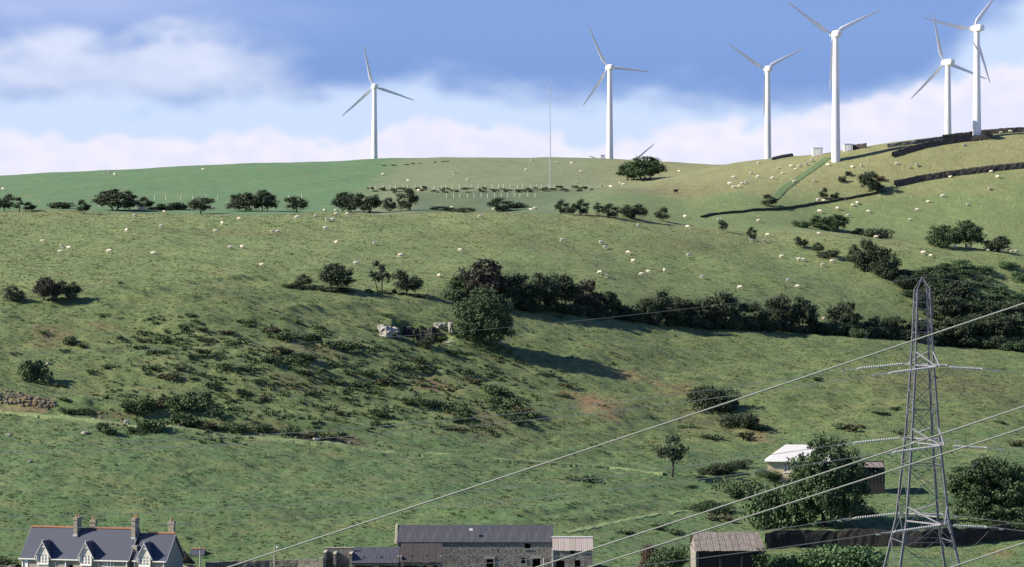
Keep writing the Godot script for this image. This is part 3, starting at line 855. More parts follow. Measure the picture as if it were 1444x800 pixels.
# ---------------------------------------------------------------- sheep
func sheep_mesh(pose: int) -> ArrayMesh:      # one skin from rump to muzzle; 0 grazing, 1 head up, 2 lying; about 1.15 m long, facing +x
	var k := Kit.new()
	var fleece := Color(1, 1, 1)
	var face := Color(0.86, 0.80, 0.72)
	var lift := -0.36 if pose == 2 else 0.0
	var spine := [[-0.60, 0.72, 0.02, 0.02], [-0.57, 0.72, 0.15, 0.17], [-0.46, 0.71, 0.23, 0.25], [-0.25, 0.69, 0.27, 0.29], [0.0, 0.67, 0.28, 0.31], [0.22, 0.68, 0.26, 0.29], [0.38, 0.71, 0.21, 0.24], [0.48, 0.73, 0.15, 0.17]]
	if pose == 0: spine += [[0.58, 0.60, 0.11, 0.13], [0.66, 0.42, 0.085, 0.10], [0.70, 0.32, 0.09, 0.10], [0.74, 0.20, 0.065, 0.075], [0.76, 0.11, 0.045, 0.05], [0.765, 0.08, 0.01, 0.01]]
	else: spine += [[0.56, 0.84, 0.11, 0.13], [0.62, 0.96, 0.09, 0.10], [0.70, 1.02, 0.09, 0.095], [0.80, 0.98, 0.065, 0.075], [0.88, 0.94, 0.045, 0.05], [0.90, 0.94, 0.01, 0.01]]
	var path := []
	for s in spine: path.append(Vector3(s[0], s[1] + lift, 0))
	var rings := []
	var n := 9
	for i in path.size():
		var dir: Vector3 = (path[mini(i + 1, path.size() - 1)] - path[maxi(i - 1, 0)]).normalized()
		var side := Vector3(0, 0, 1)
		var up := side.cross(dir)
		var ring := []
		for j in n: ring.append(path[i] + side * cos(TAU * j / n) * spine[i][2] + up * sin(TAU * j / n) * spine[i][3])
		rings.append(ring)
	for i in path.size() - 1:
		var col := fleece if i < 9 else face
		for j in n: k.quad(rings[i][j], rings[i + 1][j], rings[i + 1][(j + 1) % n], rings[i][(j + 1) % n], col)
	var head: Vector3 = path[10]
	for s in [-1, 1]: k.tube([head + Vector3(-0.03, 0.03, s * 0.06), head + Vector3(-0.07, 0.06, s * 0.18)], [0.04, 0.012], 4, face)
	if pose != 2:
		for x in [-0.40, 0.34]:
			for s in [-1, 1]: k.tube([Vector3(x, 0.62, s * 0.13), Vector3(x + (0.03 if x < 0 else 0.0), 0.32, s * 0.13), Vector3(x, -0.06, s * 0.13)], [0.085, 0.045, 0.035], 5, face)
	k.tube([Vector3(-0.58, 0.80 + lift, 0), Vector3(-0.66, 0.66 + lift, 0), Vector3(-0.66, 0.50 + lift, 0)], [0.05, 0.05, 0.02], 4, fleece)
	return k.mesh()

func set_out_sheep():
	var at := [60,342, 87,349, 97,352, 85,357, 178,327, 190,306, 216,358, 227,321, 304,328, 313,317, 337,311, 142,292, 166,292, 193,292, 208,292, 231,300, 300,295, 336,295, 358,295, 384,329, 392,327, 419,309, 445,305, 461,312, 469,312, 474,304, 490,304, 457,297, 474,298, 459,324, 474,344, 528,345, 565,363, 369,376, 502,374, 619,391, 649,355, 677,307, 637,294, 697,297, 717,297, 793,341, 848,344, 854,351, 886,358, 893,370, 846,386, 856,391, 905,389, 914,385, 937,384, 991,393, 1044,408, 971,362, 970,322, 901,320, 966,307, 1014,310, 1070,313, 1060,341, 1078,342, 755,296, 749,296, 1029,261, 1035,266, 1042,264, 1047,260, 1052,259, 1060,246, 1069,251, 848,264, 861,265, 874,259, 879,262, 889,254, 910,252, 742,241, 749,227, 785,230, 806,231, 819,243, 814,258, 958,243, 1116,236, 1128,236, 1122,239, 1137,234, 1104,245, 1154,284, 1162,283, 1181,296, 1203,291, 1209,288, 1156,300, 1294,297, 1309,285, 1395,268, 1407,251, 1398,243, 1283,237, 1294,235, 1202,236, 1215,235, 1168,234, 1083,333, 1155,331, 1236,336, 1250,334, 1315,344, 1347,350, 1365,351, 1394,354, 1403,354, 1413,355, 1427,356, 1434,356, 1302,358, 1313,362, 1103,364, 1127,368, 1133,368, 1161,376, 1174,371, 1112,397, 1125,406, 1163,451, 1300,454, 178,599, 446,622, 147,246, 154,245, 161,247, 286,240, 4,268, 1090,253, 1098,238, 1145,228, 1148,256, 1183,250, 1376,196, 1384,193, 1412,188, 1425,187, 1360,205, 1070,232, 1035,252, 1120,258, 1265,232, 1340,250, 1330,278, 1365,290, 1284,310, 1225,300, 1196,306, 540,247, 575,256, 590,270, 612,270, 660,255, 640,245, 325,350, 341,350, 154,357]
	var list := []
	for k in range(0, at.size(), 2): list.append([at[k], at[k + 1]])
	var meshes := [sheep_mesh(0), sheep_mesh(1), sheep_mesh(2)]
	var labels := unique_labels(list, "white sheep")
	rng.seed = 12
	for k in list.size():
		var p := spot(list[k][0], list[k][1] + 0.6)
		var pose := 0 if rng.randf() < 0.66 else (1 if rng.randf() < 0.6 else 2)
		var o := whole("sheep", meshes[pose], M.fleece if k % 5 else M.fleece_grey, p, (0.0 if rng.randf() < 0.5 else PI) + rng.randfn(0, 0.6))
		o.scale = Vector3.ONE * rng.randf_range(0.78, 1.0)
		tag(o, labels[k], "sheep", "sheep grazing over the hillside")
	var p := spot(200, 297.5)
	var o := whole("pink_sheep", meshes[2], M.fleece_pink, p, 0.2)
	o.scale = Vector3.ONE * 1.7
	tag(o, "large pinkish animal lying by the upper left field edge", "sheep")
	p = spot(953, 273)
	o = whole("dark_sheep", meshes[1], M.fleece_dark, p, 0.4)
	o.scale = Vector3.ONE * 1.25
	tag(o, "single dark sheep on the flank of the right hill", "sheep")

# ---------------------------------------------------------------- wind turbines
var blade_mesh: Mesh
var tower_mesh: Mesh
func make_turbine_meshes():
	# blade: root cylinder that widens to a twisted aerofoil and tapers to the tip, along +y
	var k := Kit.new()
	var st := [[0.6, 0.42, 0.42, 0.0], [1.3, 0.44, 0.42, 0.1], [2.2, 0.80, 0.34, 0.34], [3.4, 1.32, 0.27, 0.30], [5.0, 1.22, 0.22, 0.24], [8.0, 0.98, 0.16, 0.16], [11.5, 0.74, 0.11, 0.09], [15.0, 0.48, 0.07, 0.04], [16.6, 0.30, 0.045, 0.02], [17.0, 0.08, 0.02, 0.0]]
	var n := 12
	var rings := []
	for s in st:
		var ring := []
		for j in n:
			var a := TAU * j / n
			var p := Vector2(cos(a) * s[1] * 0.5, sin(a) * s[2] * 0.5 * (1.0 if s[1] < 0.5 else (0.55 - 0.45 * cos(a)) * 1.5))
			p.x -= s[1] * 0.22 if s[1] > 0.5 else 0.0
			p = p.rotated(s[3])
			ring.append(Vector3(p.x, s[0], p.y))
		rings.append(ring)
	for i in st.size() - 1:
		for j in n: k.quad(rings[i][j], rings[i + 1][j], rings[i + 1][(j + 1) % n], rings[i][(j + 1) % n])
	for j in n: k.tri(rings[-1][j], (rings[-1][0] + rings[-1][n / 2]) * 0.5, rings[-1][(j + 1) % n])
	blade_mesh = k.mesh()
	k = Kit.new()
	k.tube([Vector3(0, -4, 0), Vector3(0, 0, 0), Vector3(0, 11.5, 0), Vector3(0, 23, 0), Vector3(0, 34.2, 0)], [1.3, 1.3, 1.14, 0.98, 0.84], 40)
	tower_mesh = k.mesh()

func turbine(u: float, d: float, hub_v: float, a0: float, yaw: float, label: String):
	var hub := Vector3((u - CU) / F * d, (CV - hub_v) / F * d, -d)
	var ground := height(hub.x, hub.z)
	var base := Vector3(hub.x, hub.y - 35.0, hub.z)
	var t := thing("wind_turbine", base, yaw)
	tag(t, label, "wind turbine", "wind turbines on the ridge")
	part("tower", tower_mesh, M.turbine, t)
	if base.y - 4 > ground:
		var f := Kit.new()
		f.tube([Vector3(0, ground - base.y - 1.0, 0), Vector3(0, -3.9, 0)], [2.2, 1.35], 24)
		part("foundation", f, M.concrete, t)
	# nacelle lies along z: the rotor is on the far side
	var k := Kit.new()
	var secs := [[2.9, 0.55, 0.55], [2.7, 0.95, 0.95], [1.4, 1.12, 1.12], [-0.8, 1.12, 1.12], [-1.7, 0.9, 0.95]]
	var rings := []
	for s in secs:
		var ring := []
		for j in 16:
			var a := TAU * j / 16.0
			var sq := 1.0 / pow(pow(absf(cos(a)), 4.0) + pow(absf(sin(a)), 4.0), 0.25)
			ring.append(Vector3(cos(a) * s[1] * sq * 0.92, 35.0 + sin(a) * s[2] * sq * 0.92, s[0]))
		rings.append(ring)
	for i in secs.size() - 1:
		for j in 16: k.quad(rings[i][(j + 1) % 16], rings[i + 1][(j + 1) % 16], rings[i + 1][j], rings[i][j])
	for j in 16:
		k.tri(rings[0][j], rings[0][(j + 1) % 16], Vector3(0, 35, secs[0][0]))
		k.tri(rings[-1][(j + 1) % 16], rings[-1][j], Vector3(0, 35, secs[-1][0]))
	part("nacelle", k, M.turbine, t)
	var hb := Kit.new()
	hb.tube([Vector3(0, 35, -1.6), Vector3(0, 35, -1.9), Vector3(0, 35, -2.8), Vector3(0, 35, -3.3), Vector3(0, 35, -3.5)], [0.7, 0.82, 0.82, 0.5, 0.1], 16)
	part("hub", hb, M.turbine, t)
	for b in 3:
		var o := part("blade", blade_mesh, M.turbine, t)
		o.transform = Transform3D(Basis(Vector3(0, 0, 1), -deg_to_rad(a0 + 120.0 * b)), Vector3(0, 35, -2.4))

func set_out_turbines():
	make_turbine_meshes()
	var y := deg_to_rad(17)
	turbine(528, 1096, 122, -13, y - 0.05, "leftmost wind turbine, standing alone on the green ridge")
	turbine(860, 1035, 95, -26, y, "second turbine from left, beside the thin mast")
	turbine(1083, 1015, 97, 62, y, "third turbine from left, its upper blades in a wide V")
	turbine(1179, 828, 48, 63, y, "tallest nearest turbine above the white cabins")
	turbine(1337, 905, 88, -14, y + 0.12, "shorter of the two overlapping turbines at far right")
	turbine(1378, 835, 40, 39, y + 0.1, "rightmost turbine, its top blade cut by the frame")
	turbine(885, 1180, 239, 49, y, "turbine hidden behind the ridge tree with only blade tips showing")
	# anemometer mast with guys
	var p := spot(776, 268)
	var px := F / -p.z
	var hgt := (268 - 117) / px
	var t := thing("anemometer_mast", p)
	tag(t, "tall thin lattice mast with guy wires between two turbines", "mast")
	var k := Kit.new()
	k.tube([Vector3(0, -0.5, 0), Vector3(0, hgt * 0.5, 0), Vector3(-0.35, hgt, 0)], [0.16, 0.13, 0.09], 8)
	part("pole", k, M.galv, t)
	k = Kit.new()
	k.bar(Vector3(-1.2, hgt * 0.995, 0), Vector3(0.5, hgt * 0.995, 0), 0.07)
	part("sensor_arm", k, M.galv, t)
	for x in [-1.2, 0.45]:
		k = Kit.new()
		k.tube([Vector3(x, hgt * 0.995, 0), Vector3(x, hgt * 0.995 + 0.5, 0)], [0.06, 0.12], 6)
		part("anemometer", k, M.galv, t)
	for a in 3:
		for lv in [0.5, 0.95]:
			var foot := Vector3(cos(a * TAU / 3 + 0.5), 0, sin(a * TAU / 3 + 0.5)) * 14.0
			foot.y = height(p.x + foot.x, p.z + foot.z) - p.y
			k = Kit.new()
			k.tube([foot, Vector3(-0.35 * lv, hgt * lv, 0)], [0.012, 0.012], 4)
			part("guy_wire", k, M.galv, t)

# ---------------------------------------------------------------- pylon and lines
func insulator(called: String, a: Vector3, b: Vector3, parent: Node3D):
	var k := Kit.new()
	var n := 19
	var path := [a]
	var rad := [0.05]
	for i in n:
		var t0 := (i + 0.4) / n
		path += [a.lerp(b, t0 - 0.003), a.lerp(b, t0), a.lerp(b, t0 + 0.022), a.lerp(b, t0 + 0.026)]
		rad += [0.035, 0.145, 0.135, 0.035]
	path.append(b); rad.append(0.05)
	k.tube(path, rad, 10)
	part(called, k, M.porcelain, parent)

func pylon():
	var d := 278.0
	var px := F / d
	var base := Vector3((1301 - CU) / px, 0, -d)
	var t := thing("lattice_pylon", Vector3(base.x, 0, -d))
	var turn := deg_to_rad(6.0)
	t.rotation.y = turn
	tag(t, "tall steel lattice pylon with three cross-arm levels and white insulators", "pylon")
	var lv := func(v: float) -> float: return (CV - v) / px
	var gy := height(base.x, -d) - 0.3
	# half widths of the body at heights
	var hs := [[lv.call(408), 0.62], [lv.call(518), 0.92], [lv.call(626), 1.42], [lv.call(735), 2.12], [lv.call(800), 3.0], [lv.call(880), 4.1], [gy, 5.4]]
	var half := func(y: float) -> float:
		for i in hs.size() - 1:
			if y <= hs[i][0] and y >= hs[i + 1][0]: return lerpf(hs[i + 1][1], hs[i][1], (y - hs[i + 1][0]) / (hs[i][0] - hs[i + 1][0]))
		return hs[0][1]
	for sx in [-1, 1]:
		for sz in [-1, 1]:
			var k := Kit.new()
			for i in hs.size() - 1:
				k.bar(Vector3(sx * hs[i][1], hs[i][0] + 0.03, sz * hs[i][1]), Vector3(sx * hs[i + 1][1], hs[i + 1][0] - 0.03, sz * hs[i + 1][1]), 0.15 + 0.02 * i)
			part("leg", k, M.steel, t)
	# bracing: crossed bars on each face, panel by panel
	var y: float = hs[0][0]
	var stops := [y]
	while y > gy + 3.0:
		y -= half.call(y) * 2.0 * (1.05 if y > lv.call(735) else 0.85)
		stops.append(maxf(y, gy + 0.5))
	for i in stops.size() - 1:
		var ya: float = stops[i]
		var yb: float = stops[i + 1]
		var a: float = half.call(ya)
		var b: float = half.call(yb)
		for f in 4:
			var tb := Basis(Vector3.UP, f * PI / 2)
			for s in [-1, 1]:
				var k := Kit.new()
				k.bar(tb * Vector3(-s * a, ya, a + 0.012 * s), tb * Vector3(s * b, yb, b + 0.012 * s), 0.032 if ya > lv.call(520) else 0.05)
				part("brace", k, M.steel, t)
			if i % 2 == 0 or ya < lv.call(735):
				var k := Kit.new()
				k.bar(tb * Vector3(-b, yb, b), tb * Vector3(b, yb, b), 0.08)
				part("strut", k, M.steel, t)
	# earth-wire peak
	var top := Vector3(0, lv.call(391), 0)
	for f in 4:
		var tb := Basis(Vector3.UP, f * PI / 2)
		var k := Kit.new()
		k.bar(tb * Vector3(0.62, lv.call(408), 0.62), top, 0.09)
		part("peak_bar", k, M.steel, t)
	# cross-arms towards and away from the viewer
	var level := 0
	var reach := [4.6, 5.6, 5.0]
	for v in [518.0, 626.0, 735.0]:
		var yb: float = lv.call(v - 3)
		var yt: float = lv.call(v - 22)
		for s in [1, -1]:
			var arm := Node3D.new()
			arm.name = "cross_arm"
			t.add_child(arm, true)
			var tip := Vector3(0.2 * s, yb, s * (half.call(yb) + reach[level]))
			var wb: float = half.call(yb)
			var wt: float = half.call(yt)
			for sx in [-1, 1]:
				for kk in [[Vector3(sx * wb, yb, s * wb), 0.13], [Vector3(sx * wt, yt, s * wt), 0.12]]:
					var k := Kit.new()
					k.bar(kk[0], tip + Vector3(sx * 0.16, 0, 0), kk[1])
					part("arm_chord", k, M.steel_light, arm)
			for q in 3:
				var f0 := 0.22 + 0.25 * q
				var k := Kit.new()
				k.bar(Vector3(-wb, yb, s * wb).lerp(tip, f0), Vector3(wb, yb, s * wb).lerp(tip, f0 + 0.12), 0.06)
				part("arm_lacing", k, M.steel, arm)
			# tension strings both ways, with their fittings
			var left_end := tip + Vector3(-5.5, -0.66 if s > 0 else -0.58, 0.4 * s)
			var right_end := tip + Vector3(4.7, -0.28, 0.3 * s)
			var twin := Vector3(0, 0.0, 0.22)
			for w in [0]:
				insulator("insulator", tip + Vector3(-0.35, -0.05, 0) + twin * w, left_end + Vector3(0.7, 0.08, 0) + twin * w, t)
				insulator("insulator", tip + Vector3(1.0, -0.07, 0) + twin * w, right_end + Vector3(-0.5, 0.03, 0) + twin * w, t)
			for e in [[left_end, -1], [right_end, 1]]:
				var k := Kit.new()
				k.bar(e[0] + Vector3(-e[1] * 0.6, 0.06, -0.34), e[0] + Vector3(-e[1] * 0.6, 0.06, 0.34), 0.09)
				for w in [-1, 1]:
					k.bar(e[0] + Vector3(-e[1] * 0.65, 0.06, 0.3 * w), e[0] + Vector3(e[1] * 0.5, 0.0, 0.2 * w), 0.06)
					k.box(e[0] + Vector3(e[1] * 0.9, -0.16, 0.2 * w), Vector3(0.34, 0.10, 0.10))
				part("yoke", k, M.galv, t)
			# jumper loop under the arm
			var k := Kit.new()
			var pts := []
			var rr := []
			for q in 15:
				var f0 := q / 14.0
				var p := left_end.lerp(right_end, f0)
				p.y -= sin(f0 * PI) * 3.1
				p.z += s * 0.5 * sin(f0 * PI)
				pts.append(p); rr.append(0.022)
			k.tube(pts, rr, 5)
			part("jumper_loop", k, M.cable_dark, t)
			# conductors of the span to the left and of the span to the right
			for w in [-1, 1]:
				var side_name: String = ("near" if s > 0 else "far")
				var nm: String = ["upper", "middle", "lower"][level]
				var a := t.transform * (left_end + Vector3(-0.4, 0, 0.2 * w))
				line_span("conductor_cable", a, a + Vector3(-205, 0.4, -26.0), 8.6, 0.013, "%s conductor of the %s circuit, running left from the pylon's %s arm" % ["front" if w > 0 else "rear", side_name, nm], "conductors strung from the pylon")
				a = t.transform * (right_end + Vector3(0.4, 0, 0.2 * w))
				line_span("conductor_cable", a, a + Vector3(200, 6.0, 60.0), 7.0, 0.013, "%s conductor of the %s circuit, running right from the pylon's %s arm" % ["front" if w > 0 else "rear", side_name, nm], "conductors strung from the pylon")
		level += 1
	var tp := t.transform * top
	line_span("earth_wire", tp, tp + Vector3(-205, 0.4, -26.0), 8.0, 0.012, "thin earth wire running left from the pylon's peak", "conductors strung from the pylon")
	line_span("earth_wire", tp, tp + Vector3(200, 6, 60.0), 7.0, 0.012, "thin earth wire running right from the pylon's peak", "conductors strung from the pylon")

func line_span(called: String, a: Vector3, b: Vector3, sag: float, r: float, label: String, group: String, m: Material = null):
	var k := Kit.new()
	var pts := []
	var rr := []
	for i in 49:
		var f := i / 48.0
		pts.append(a.lerp(b, f) - Vector3(0, 4.0 * sag * f * (1 - f), 0))
		rr.append(r)
	k.tube(pts, rr, 6)
	var o := whole(called, k, m if m else M.cable)
	tag(o, label, "cable", group)

func near_lines():      # the stouter line that crosses close to the camera
	var at := func(u: float, v: float, d: float) -> Vector3: return Vector3((u - CU) / F * d, (CV - v) / F * d, -d)
	line_span("overhead_cable", at.call(-1250, 1301, 84.0), at.call(2600, 33, 76.0), 0.35, 0.023, "topmost pale near cable, crossing the pylon's upper part", "stout cables crossing the foreground", M.cable_pale)
	line_span("overhead_cable", at.call(-1250, 1436, 84.0), at.call(2600, 183, 76.0), 0.35, 0.023, "second pale near cable, just under the pylon's middle arm", "stout cables crossing the foreground", M.cable_pale)
	line_span("overhead_cable", at.call(-1250, 1441, 88.0), at.call(2600, 225, 80.0), 0.35, 0.023, "third pale near cable, crossing above the tin-roofed shed", "stout cables crossing the foreground", M.cable_pale)
	line_span("overhead_cable", at.call(-1250, 1630, 84.0), at.call(2600, 375, 76.0), 0.35, 0.023, "lowest pale near cable, at the bottom right corner", "stout cables crossing the foreground", M.cable_pale)

# ---------------------------------------------------------------- field walls, fences, guards, rocks
func wall_line(called: String, pts: Array, high: float, thick: float, label: String, m: Material, category := "wall"):
	var path := []
	for k in range(0, pts.size(), 2): path.append(spot(pts[k], pts[k + 1]))
	var fine := []
	for i in path.size() - 1:
		var n := int(ceilf(path[i].distance_to(path[i + 1]) / 0.7))
		for j in n: fine.append(on_ground(path[i].lerp(path[i + 1], float(j) / n)))
	fine.append(on_ground(path[-1]))
	var r := RandomNumberGenerator.new()
	r.seed = hash(label)
	var k := Kit.new()
	var prev := []
	for i in fine.size():
		var dir: Vector3 = fine[mini(i + 1, fine.size() - 1)] - fine[maxi(i - 1, 0)]
		dir.y = 0
		var side := dir.normalized().cross(Vector3.UP) * thick * 0.5
		var p: Vector3 = fine[i]
		var hh := high * r.randf_range(0.95, 1.05)
		var ring := []
		for q in [[1.15, -0.5], [1.05, 0.3], [0.92, 0.7], [0.7, 1.0], [-0.7, 1.02], [-0.92, 0.7], [-1.05, 0.3], [-1.15, -0.5]]:
			ring.append(p + side * (q[0] + r.randf_range(-0.14, 0.14)) + Vector3(0, hh * q[1] + r.randf_range(-0.05, 0.05), 0))
		if prev.size():
			for j in ring.size() - 1:
				var tone := r.randf_range(0.6, 1.25)
				k.quad(prev[j], prev[j + 1], ring[j + 1], ring[j], Color(tone, tone, tone))
		prev = ring
	var o := whole(called, k, m)
	tag(o, label, category)

func post_at(called: String, u: float, v: float, high: float, r: float, m: Material, label: String, category: String, group: String):
	var p := spot(u, v)
	var k := Kit.new()
	k.tube([Vector3(0, -0.4, 0), Vector3(0, high, 0), Vector3(0, high + 0.03, 0)], [r, r * 0.9, r * 0.4], 6)
	tag(whole(called, k, m, p), label, category, group)

func rock_mesh(seed_: int, s: Vector3) -> ArrayMesh:
	var f := FastNoiseLite.new()
	f.seed = seed_; f.frequency = 0.9; f.fractal_octaves = 3
	var sp := SphereMesh.new()
	sp.radius = 1; sp.height = 2; sp.radial_segments = 14; sp.rings = 8
	var a := sp.get_mesh_arrays()
	var vs: PackedVector3Array = a[Mesh.ARRAY_VERTEX]
	var ix: PackedInt32Array = a[Mesh.ARRAY_INDEX]
	for i in vs.size():
		var q := vs[i]
		q = q / pow(pow(absf(q.x), 3.0) + pow(absf(q.y), 3.0) + pow(absf(q.z), 3.0), 1.0 / 3.0)
		vs[i] = q * (1.0 + 0.55 * f.get_noise_3dv(vs[i] * 1.4)) * s * 0.5
	var k := Kit.new()
	for i in range(0, ix.size(), 3): k.tri(vs[ix[i]], vs[ix[i + 1]], vs[ix[i + 2]])
	return k.mesh()

func field_furniture():
	wall_line("field_wall", [1262, 263, 1300, 255, 1350, 247, 1400, 241, 1470, 235], 1.6, 1.0, "long dark field wall crossing the right hill", M.wall_dark)
	wall_line("field_wall", [1259, 222, 1285, 213, 1320, 205, 1360, 199, 1400, 196], 1.5, 1.0, "dark curved wall climbing to the skyline on the right", M.wall_dark)
	wall_line("skyline_wall", [1330, 196.6, 1380, 191, 1444, 186, 1480, 184], 1.4, 1.0, "dark wall along the skyline at far right", M.wall_dark)
	wall_line("skyline_wall", [1252, 208, 1290, 203, 1330, 197], 1.0, 0.8, "low grey wall on the skyline right of the cabins", M.wall_grey)
	wall_line("skyline_wall", [1090, 226, 1115, 221, 1146, 216], 0.9, 0.8, "low wall on the skyline left of the white cabins", M.wall_grey)
	wall_line("hedge_bank", [990, 307, 1005, 303, 1040, 300, 1100, 296, 1150, 288, 1200, 280, 1250, 270], 0.55, 0.9, "dark hedge bank curving below the right hill field", M.wall_hedge, "bank")
	rng.seed = 15
	for k in 59:
		plant("scrub", "bank_scrub", 522 + k * 5.4 + rng.randf_range(-5, 5), 269.5 - k * 0.03 + rng.randf_range(-3, 3), rng.randf_range(1.5, 6.5), rng.randf_range(5, 12), M.leaf_b if k % 3 else M.leaf_h, "low brown scrub, %s clump from left along the tree guard row" % ordinal(k + 1), "bush", "scrub along the tree guard row")
	for k in 8:
		plant("scrub", "skyline_scrub", 545 + k * 13.0 + rng.randf_range(-6, 6), 234.5 - k * 0.95 + rng.randf_range(-0.6, 0.3), rng.randf_range(1.2, 3), rng.randf_range(3, 10), M.leaf_b, "tiny dark bush, %s from left on the hedge line below the far skyline" % ordinal(k + 1), "bush", "bushes below the far skyline")
	# sunken lane bank at the bottom right, its shade painted into near-black stone
	wall_line("retaining_wall", [1080, 770, 1130, 769, 1180, 768, 1240, 768, 1300, 768, 1370, 764, 1470, 757], 2.0, 0.9, "dark shaded retaining wall behind the pylon foot", M.wall_shade_black)
	# pale tubes round young trees
	rng.seed = 5
	var list := []
	for k in 30: list.append([522 + k * 9.0 + rng.randf_range(-1.5, 1.5), 267 - k * 0.06 + rng.randf_range(-0.8, 0.8)])
	for k in 14: list.append([630 + k * 9.5 + rng.randf_range(-1.5, 1.5), 279 - k * 0.1 + rng.randf_range(-0.8, 0.8)])
	for k in 16: list.append([170 + k * 17.0 + rng.randf_range(-5, 5), 281.0 + rng.randf_range(-1, 1)])
	for k in list.size():
		var row: String = "in the main row below the pale far field" if k < 30 else ("in the short lower row left of the mast" if k < 44 else "along the left foot of the far green hill")
		post_at("tree_guard", list[k][0], list[k][1], 1.25, 0.14, M.tube_pale, "%s pale tree guard from left %s" % [ordinal((k if k < 30 else (k - 30 if k < 44 else k - 44)) + 1), row], "tree guard", "tree guards " + row)
	# fence posts along the hedgerow and on the skyline
	var posts := [[392, 402], [427, 406], [440, 408], [515, 411], [520, 411], [603, 417], [618, 418], [626, 420], [158, 297], [178, 296], [302, 296], [640, 392], [737, 388], [470, 282], [145, 410], [182, 412], [1218, 267], [1192, 283], [1246, 270], [1256, 268]]
	var pl := unique_labels(posts, "weathered wooden fence post")
	for k in posts.size(): post_at("fence_post", posts[k][0], posts[k][1], 1.25, 0.08, M.post, pl[k], "post", "fence posts on the hillside")
	# gate beside the round tree
	var p := spot(1240, 268)
	var g := thing("field_gate", p, 0.3)
	tag(g, "grey wooden field gate beside the round tree on right hill", "gate")
	for k in 4:
		var b := Kit.new()
		b.box(Vector3(0, 0.35 + 0.28 * k, 0), Vector3(3.2, 0.1, 0.06))
		part("rail", b, M.post, g)
	for x in [-1.6, 0.0, 1.6]:
		var b := Kit.new()
		b.box(Vector3(x, 0.6, 0.07), Vector3(0.14, 1.6, 0.07))
		part("upright", b, M.post, g)

func set_out_rocks():
	# white limestone beside the quarry hole
	for a in [[545, 474, 2.9, 2.4, "big white limestone outcrop left of the quarry hole"], [556, 470, 1.8, 1.5, "white boulder leaning on the right of the big outcrop"], [538, 466, 1.6, 1.2, "sharp white rock at the left tip of the outcrop"], [618, 462, 1.7, 1.3, "pale rock in the shade right of the quarry hole"], [626, 461, 1.1, 1.0, "smaller pale rock right of the shaded quarry rock"], [635, 468, 1.0, 2.4, "upright pale rock at the left edge of the bushy tree"], [658, 466, 0.7, 1.3, "small upright pale rock within the bushy tree"], [633, 484, 2.2, 0.5, "flat pale stones below the bushy tree"], [563, 477, 1.0, 0.7, "small grey boulder at the foot of the outcrop"], [68, 515, 0.8, 0.6, "white stone beside the dark gorse pair"], [120, 612, 1.1, 0.5, "grey flat stone below the diagonal path"], [12, 615, 0.9, 0.4, "grey stone at the left edge below the path"], [42, 652, 0.7, 0.4, "small grey stone low on the left pasture"], [1190, 764, 0.9, 0.5, "white stone on the green bush side of the dark bank"], [1218, 477, 1.3, 0.4, "pale fallen branch-like stone below the hedgerow"]]:
		var p := spot(a[0], a[1])
		var o := whole("limestone_rock", rock_mesh(int(a[0]), Vector3(a[2], a[3], a[2] * 0.9)), M.limestone, p + Vector3(0, a[3] * 0.3, 0), a[0] * 0.7)
		tag(o, a[4], "rock")
	for i in 11:  # near-black rocks: their colour carries the shade of the quarry hole
		var up := i > 5
		var q := Vector3(pit.x - 2.9 + (i % 6) * 1.15 + (0.55 if up else 0.0), 0, pit.z - 3.1 - (0.7 if up else 0.0) + 0.3 * sin(i * 2.1))
		q.y = height(q.x, pit.z - 1.0) + (2.7 if up else 0.9)
		var o := whole("quarry_rock", rock_mesh(70 + i, Vector3(2.3, 2.3 + 0.3 * (i % 3), 1.9)), M.rock_shade_dark, q, i * 0.9)
		tag(o, "shade-painted rock slab, %s from left in the %s course of the quarry face" % [ordinal(i % 6 + 1), "upper" if up else "lower"], "rock", "rocks of the quarry face")
	for a in [[609, 468, 2.0, 1.8]]:
		var p := spot(a[0], a[1])
		var o := whole("quarry_rock", rock_mesh(int(a[0]) + 7, Vector3(a[2], a[3], a[2])), M.rock_shade_dark, p + Vector3(0, -0.3, 0), a[0])
		tag(o, "rounded shade-painted rock at the right rim of the quarry hole", "rock", "rocks of the quarry face")
	# the stony scar at the left edge
	var base := spot(30, 565)
	var t := thing("stone_scar", base)
	tag(t, "orange-brown stony scar in the bank at the left edge", "stones")
	rng.seed = 44
	var ms := [rock_mesh(1, Vector3.ONE), rock_mesh(2, Vector3.ONE), rock_mesh(3, Vector3.ONE)]
	for k in 190:
		var f := rng.randf()
		var p := spot(lerpf(-6, 76, f) + rng.randf_range(-4, 4), lerpf(560, 572, f) + rng.randf_range(-12, 8) * (1.0 - 0.5 * f))
		var o := part("stone", ms[k % 3], [M.stone_tan, M.stone_grey, M.stone_grey, M.stone_orange][k % 4] if f > 0.55 else [M.stone_tan, M.stone_grey, M.stone_grey][k % 3], t)
		o.position = p - base
		o.rotation = Vector3(rng.randf() * 6, rng.randf() * 6, rng.randf() * 6)
		o.scale = Vector3(1.2, 0.8, 1.0) * (0.22 + 0.6 * rng.randf() * rng.randf())
	base = spot(390, 612)
	t = thing("bank_stones", base)
	tag(t, "tan stones showing in the bank above the diagonal path", "stones")
	for k in 64:
		var u := [rng.randf_range(140, 175), rng.randf_range(360, 500), rng.randf_range(230, 320)][k % 3] as float
		var p := spot(u, 598 + (u - 200) * 0.075 + rng.randf_range(-10, 5))
		var o := part("stone", ms[k % 3], [M.stone_tan, M.stone_grey][k % 2], t)
		o.position = p - base
		o.rotation = Vector3(rng.randf() * 6, rng.randf() * 6, rng.randf() * 6)
		o.scale = Vector3.ONE * rng.randf_range(0.25, 0.6)

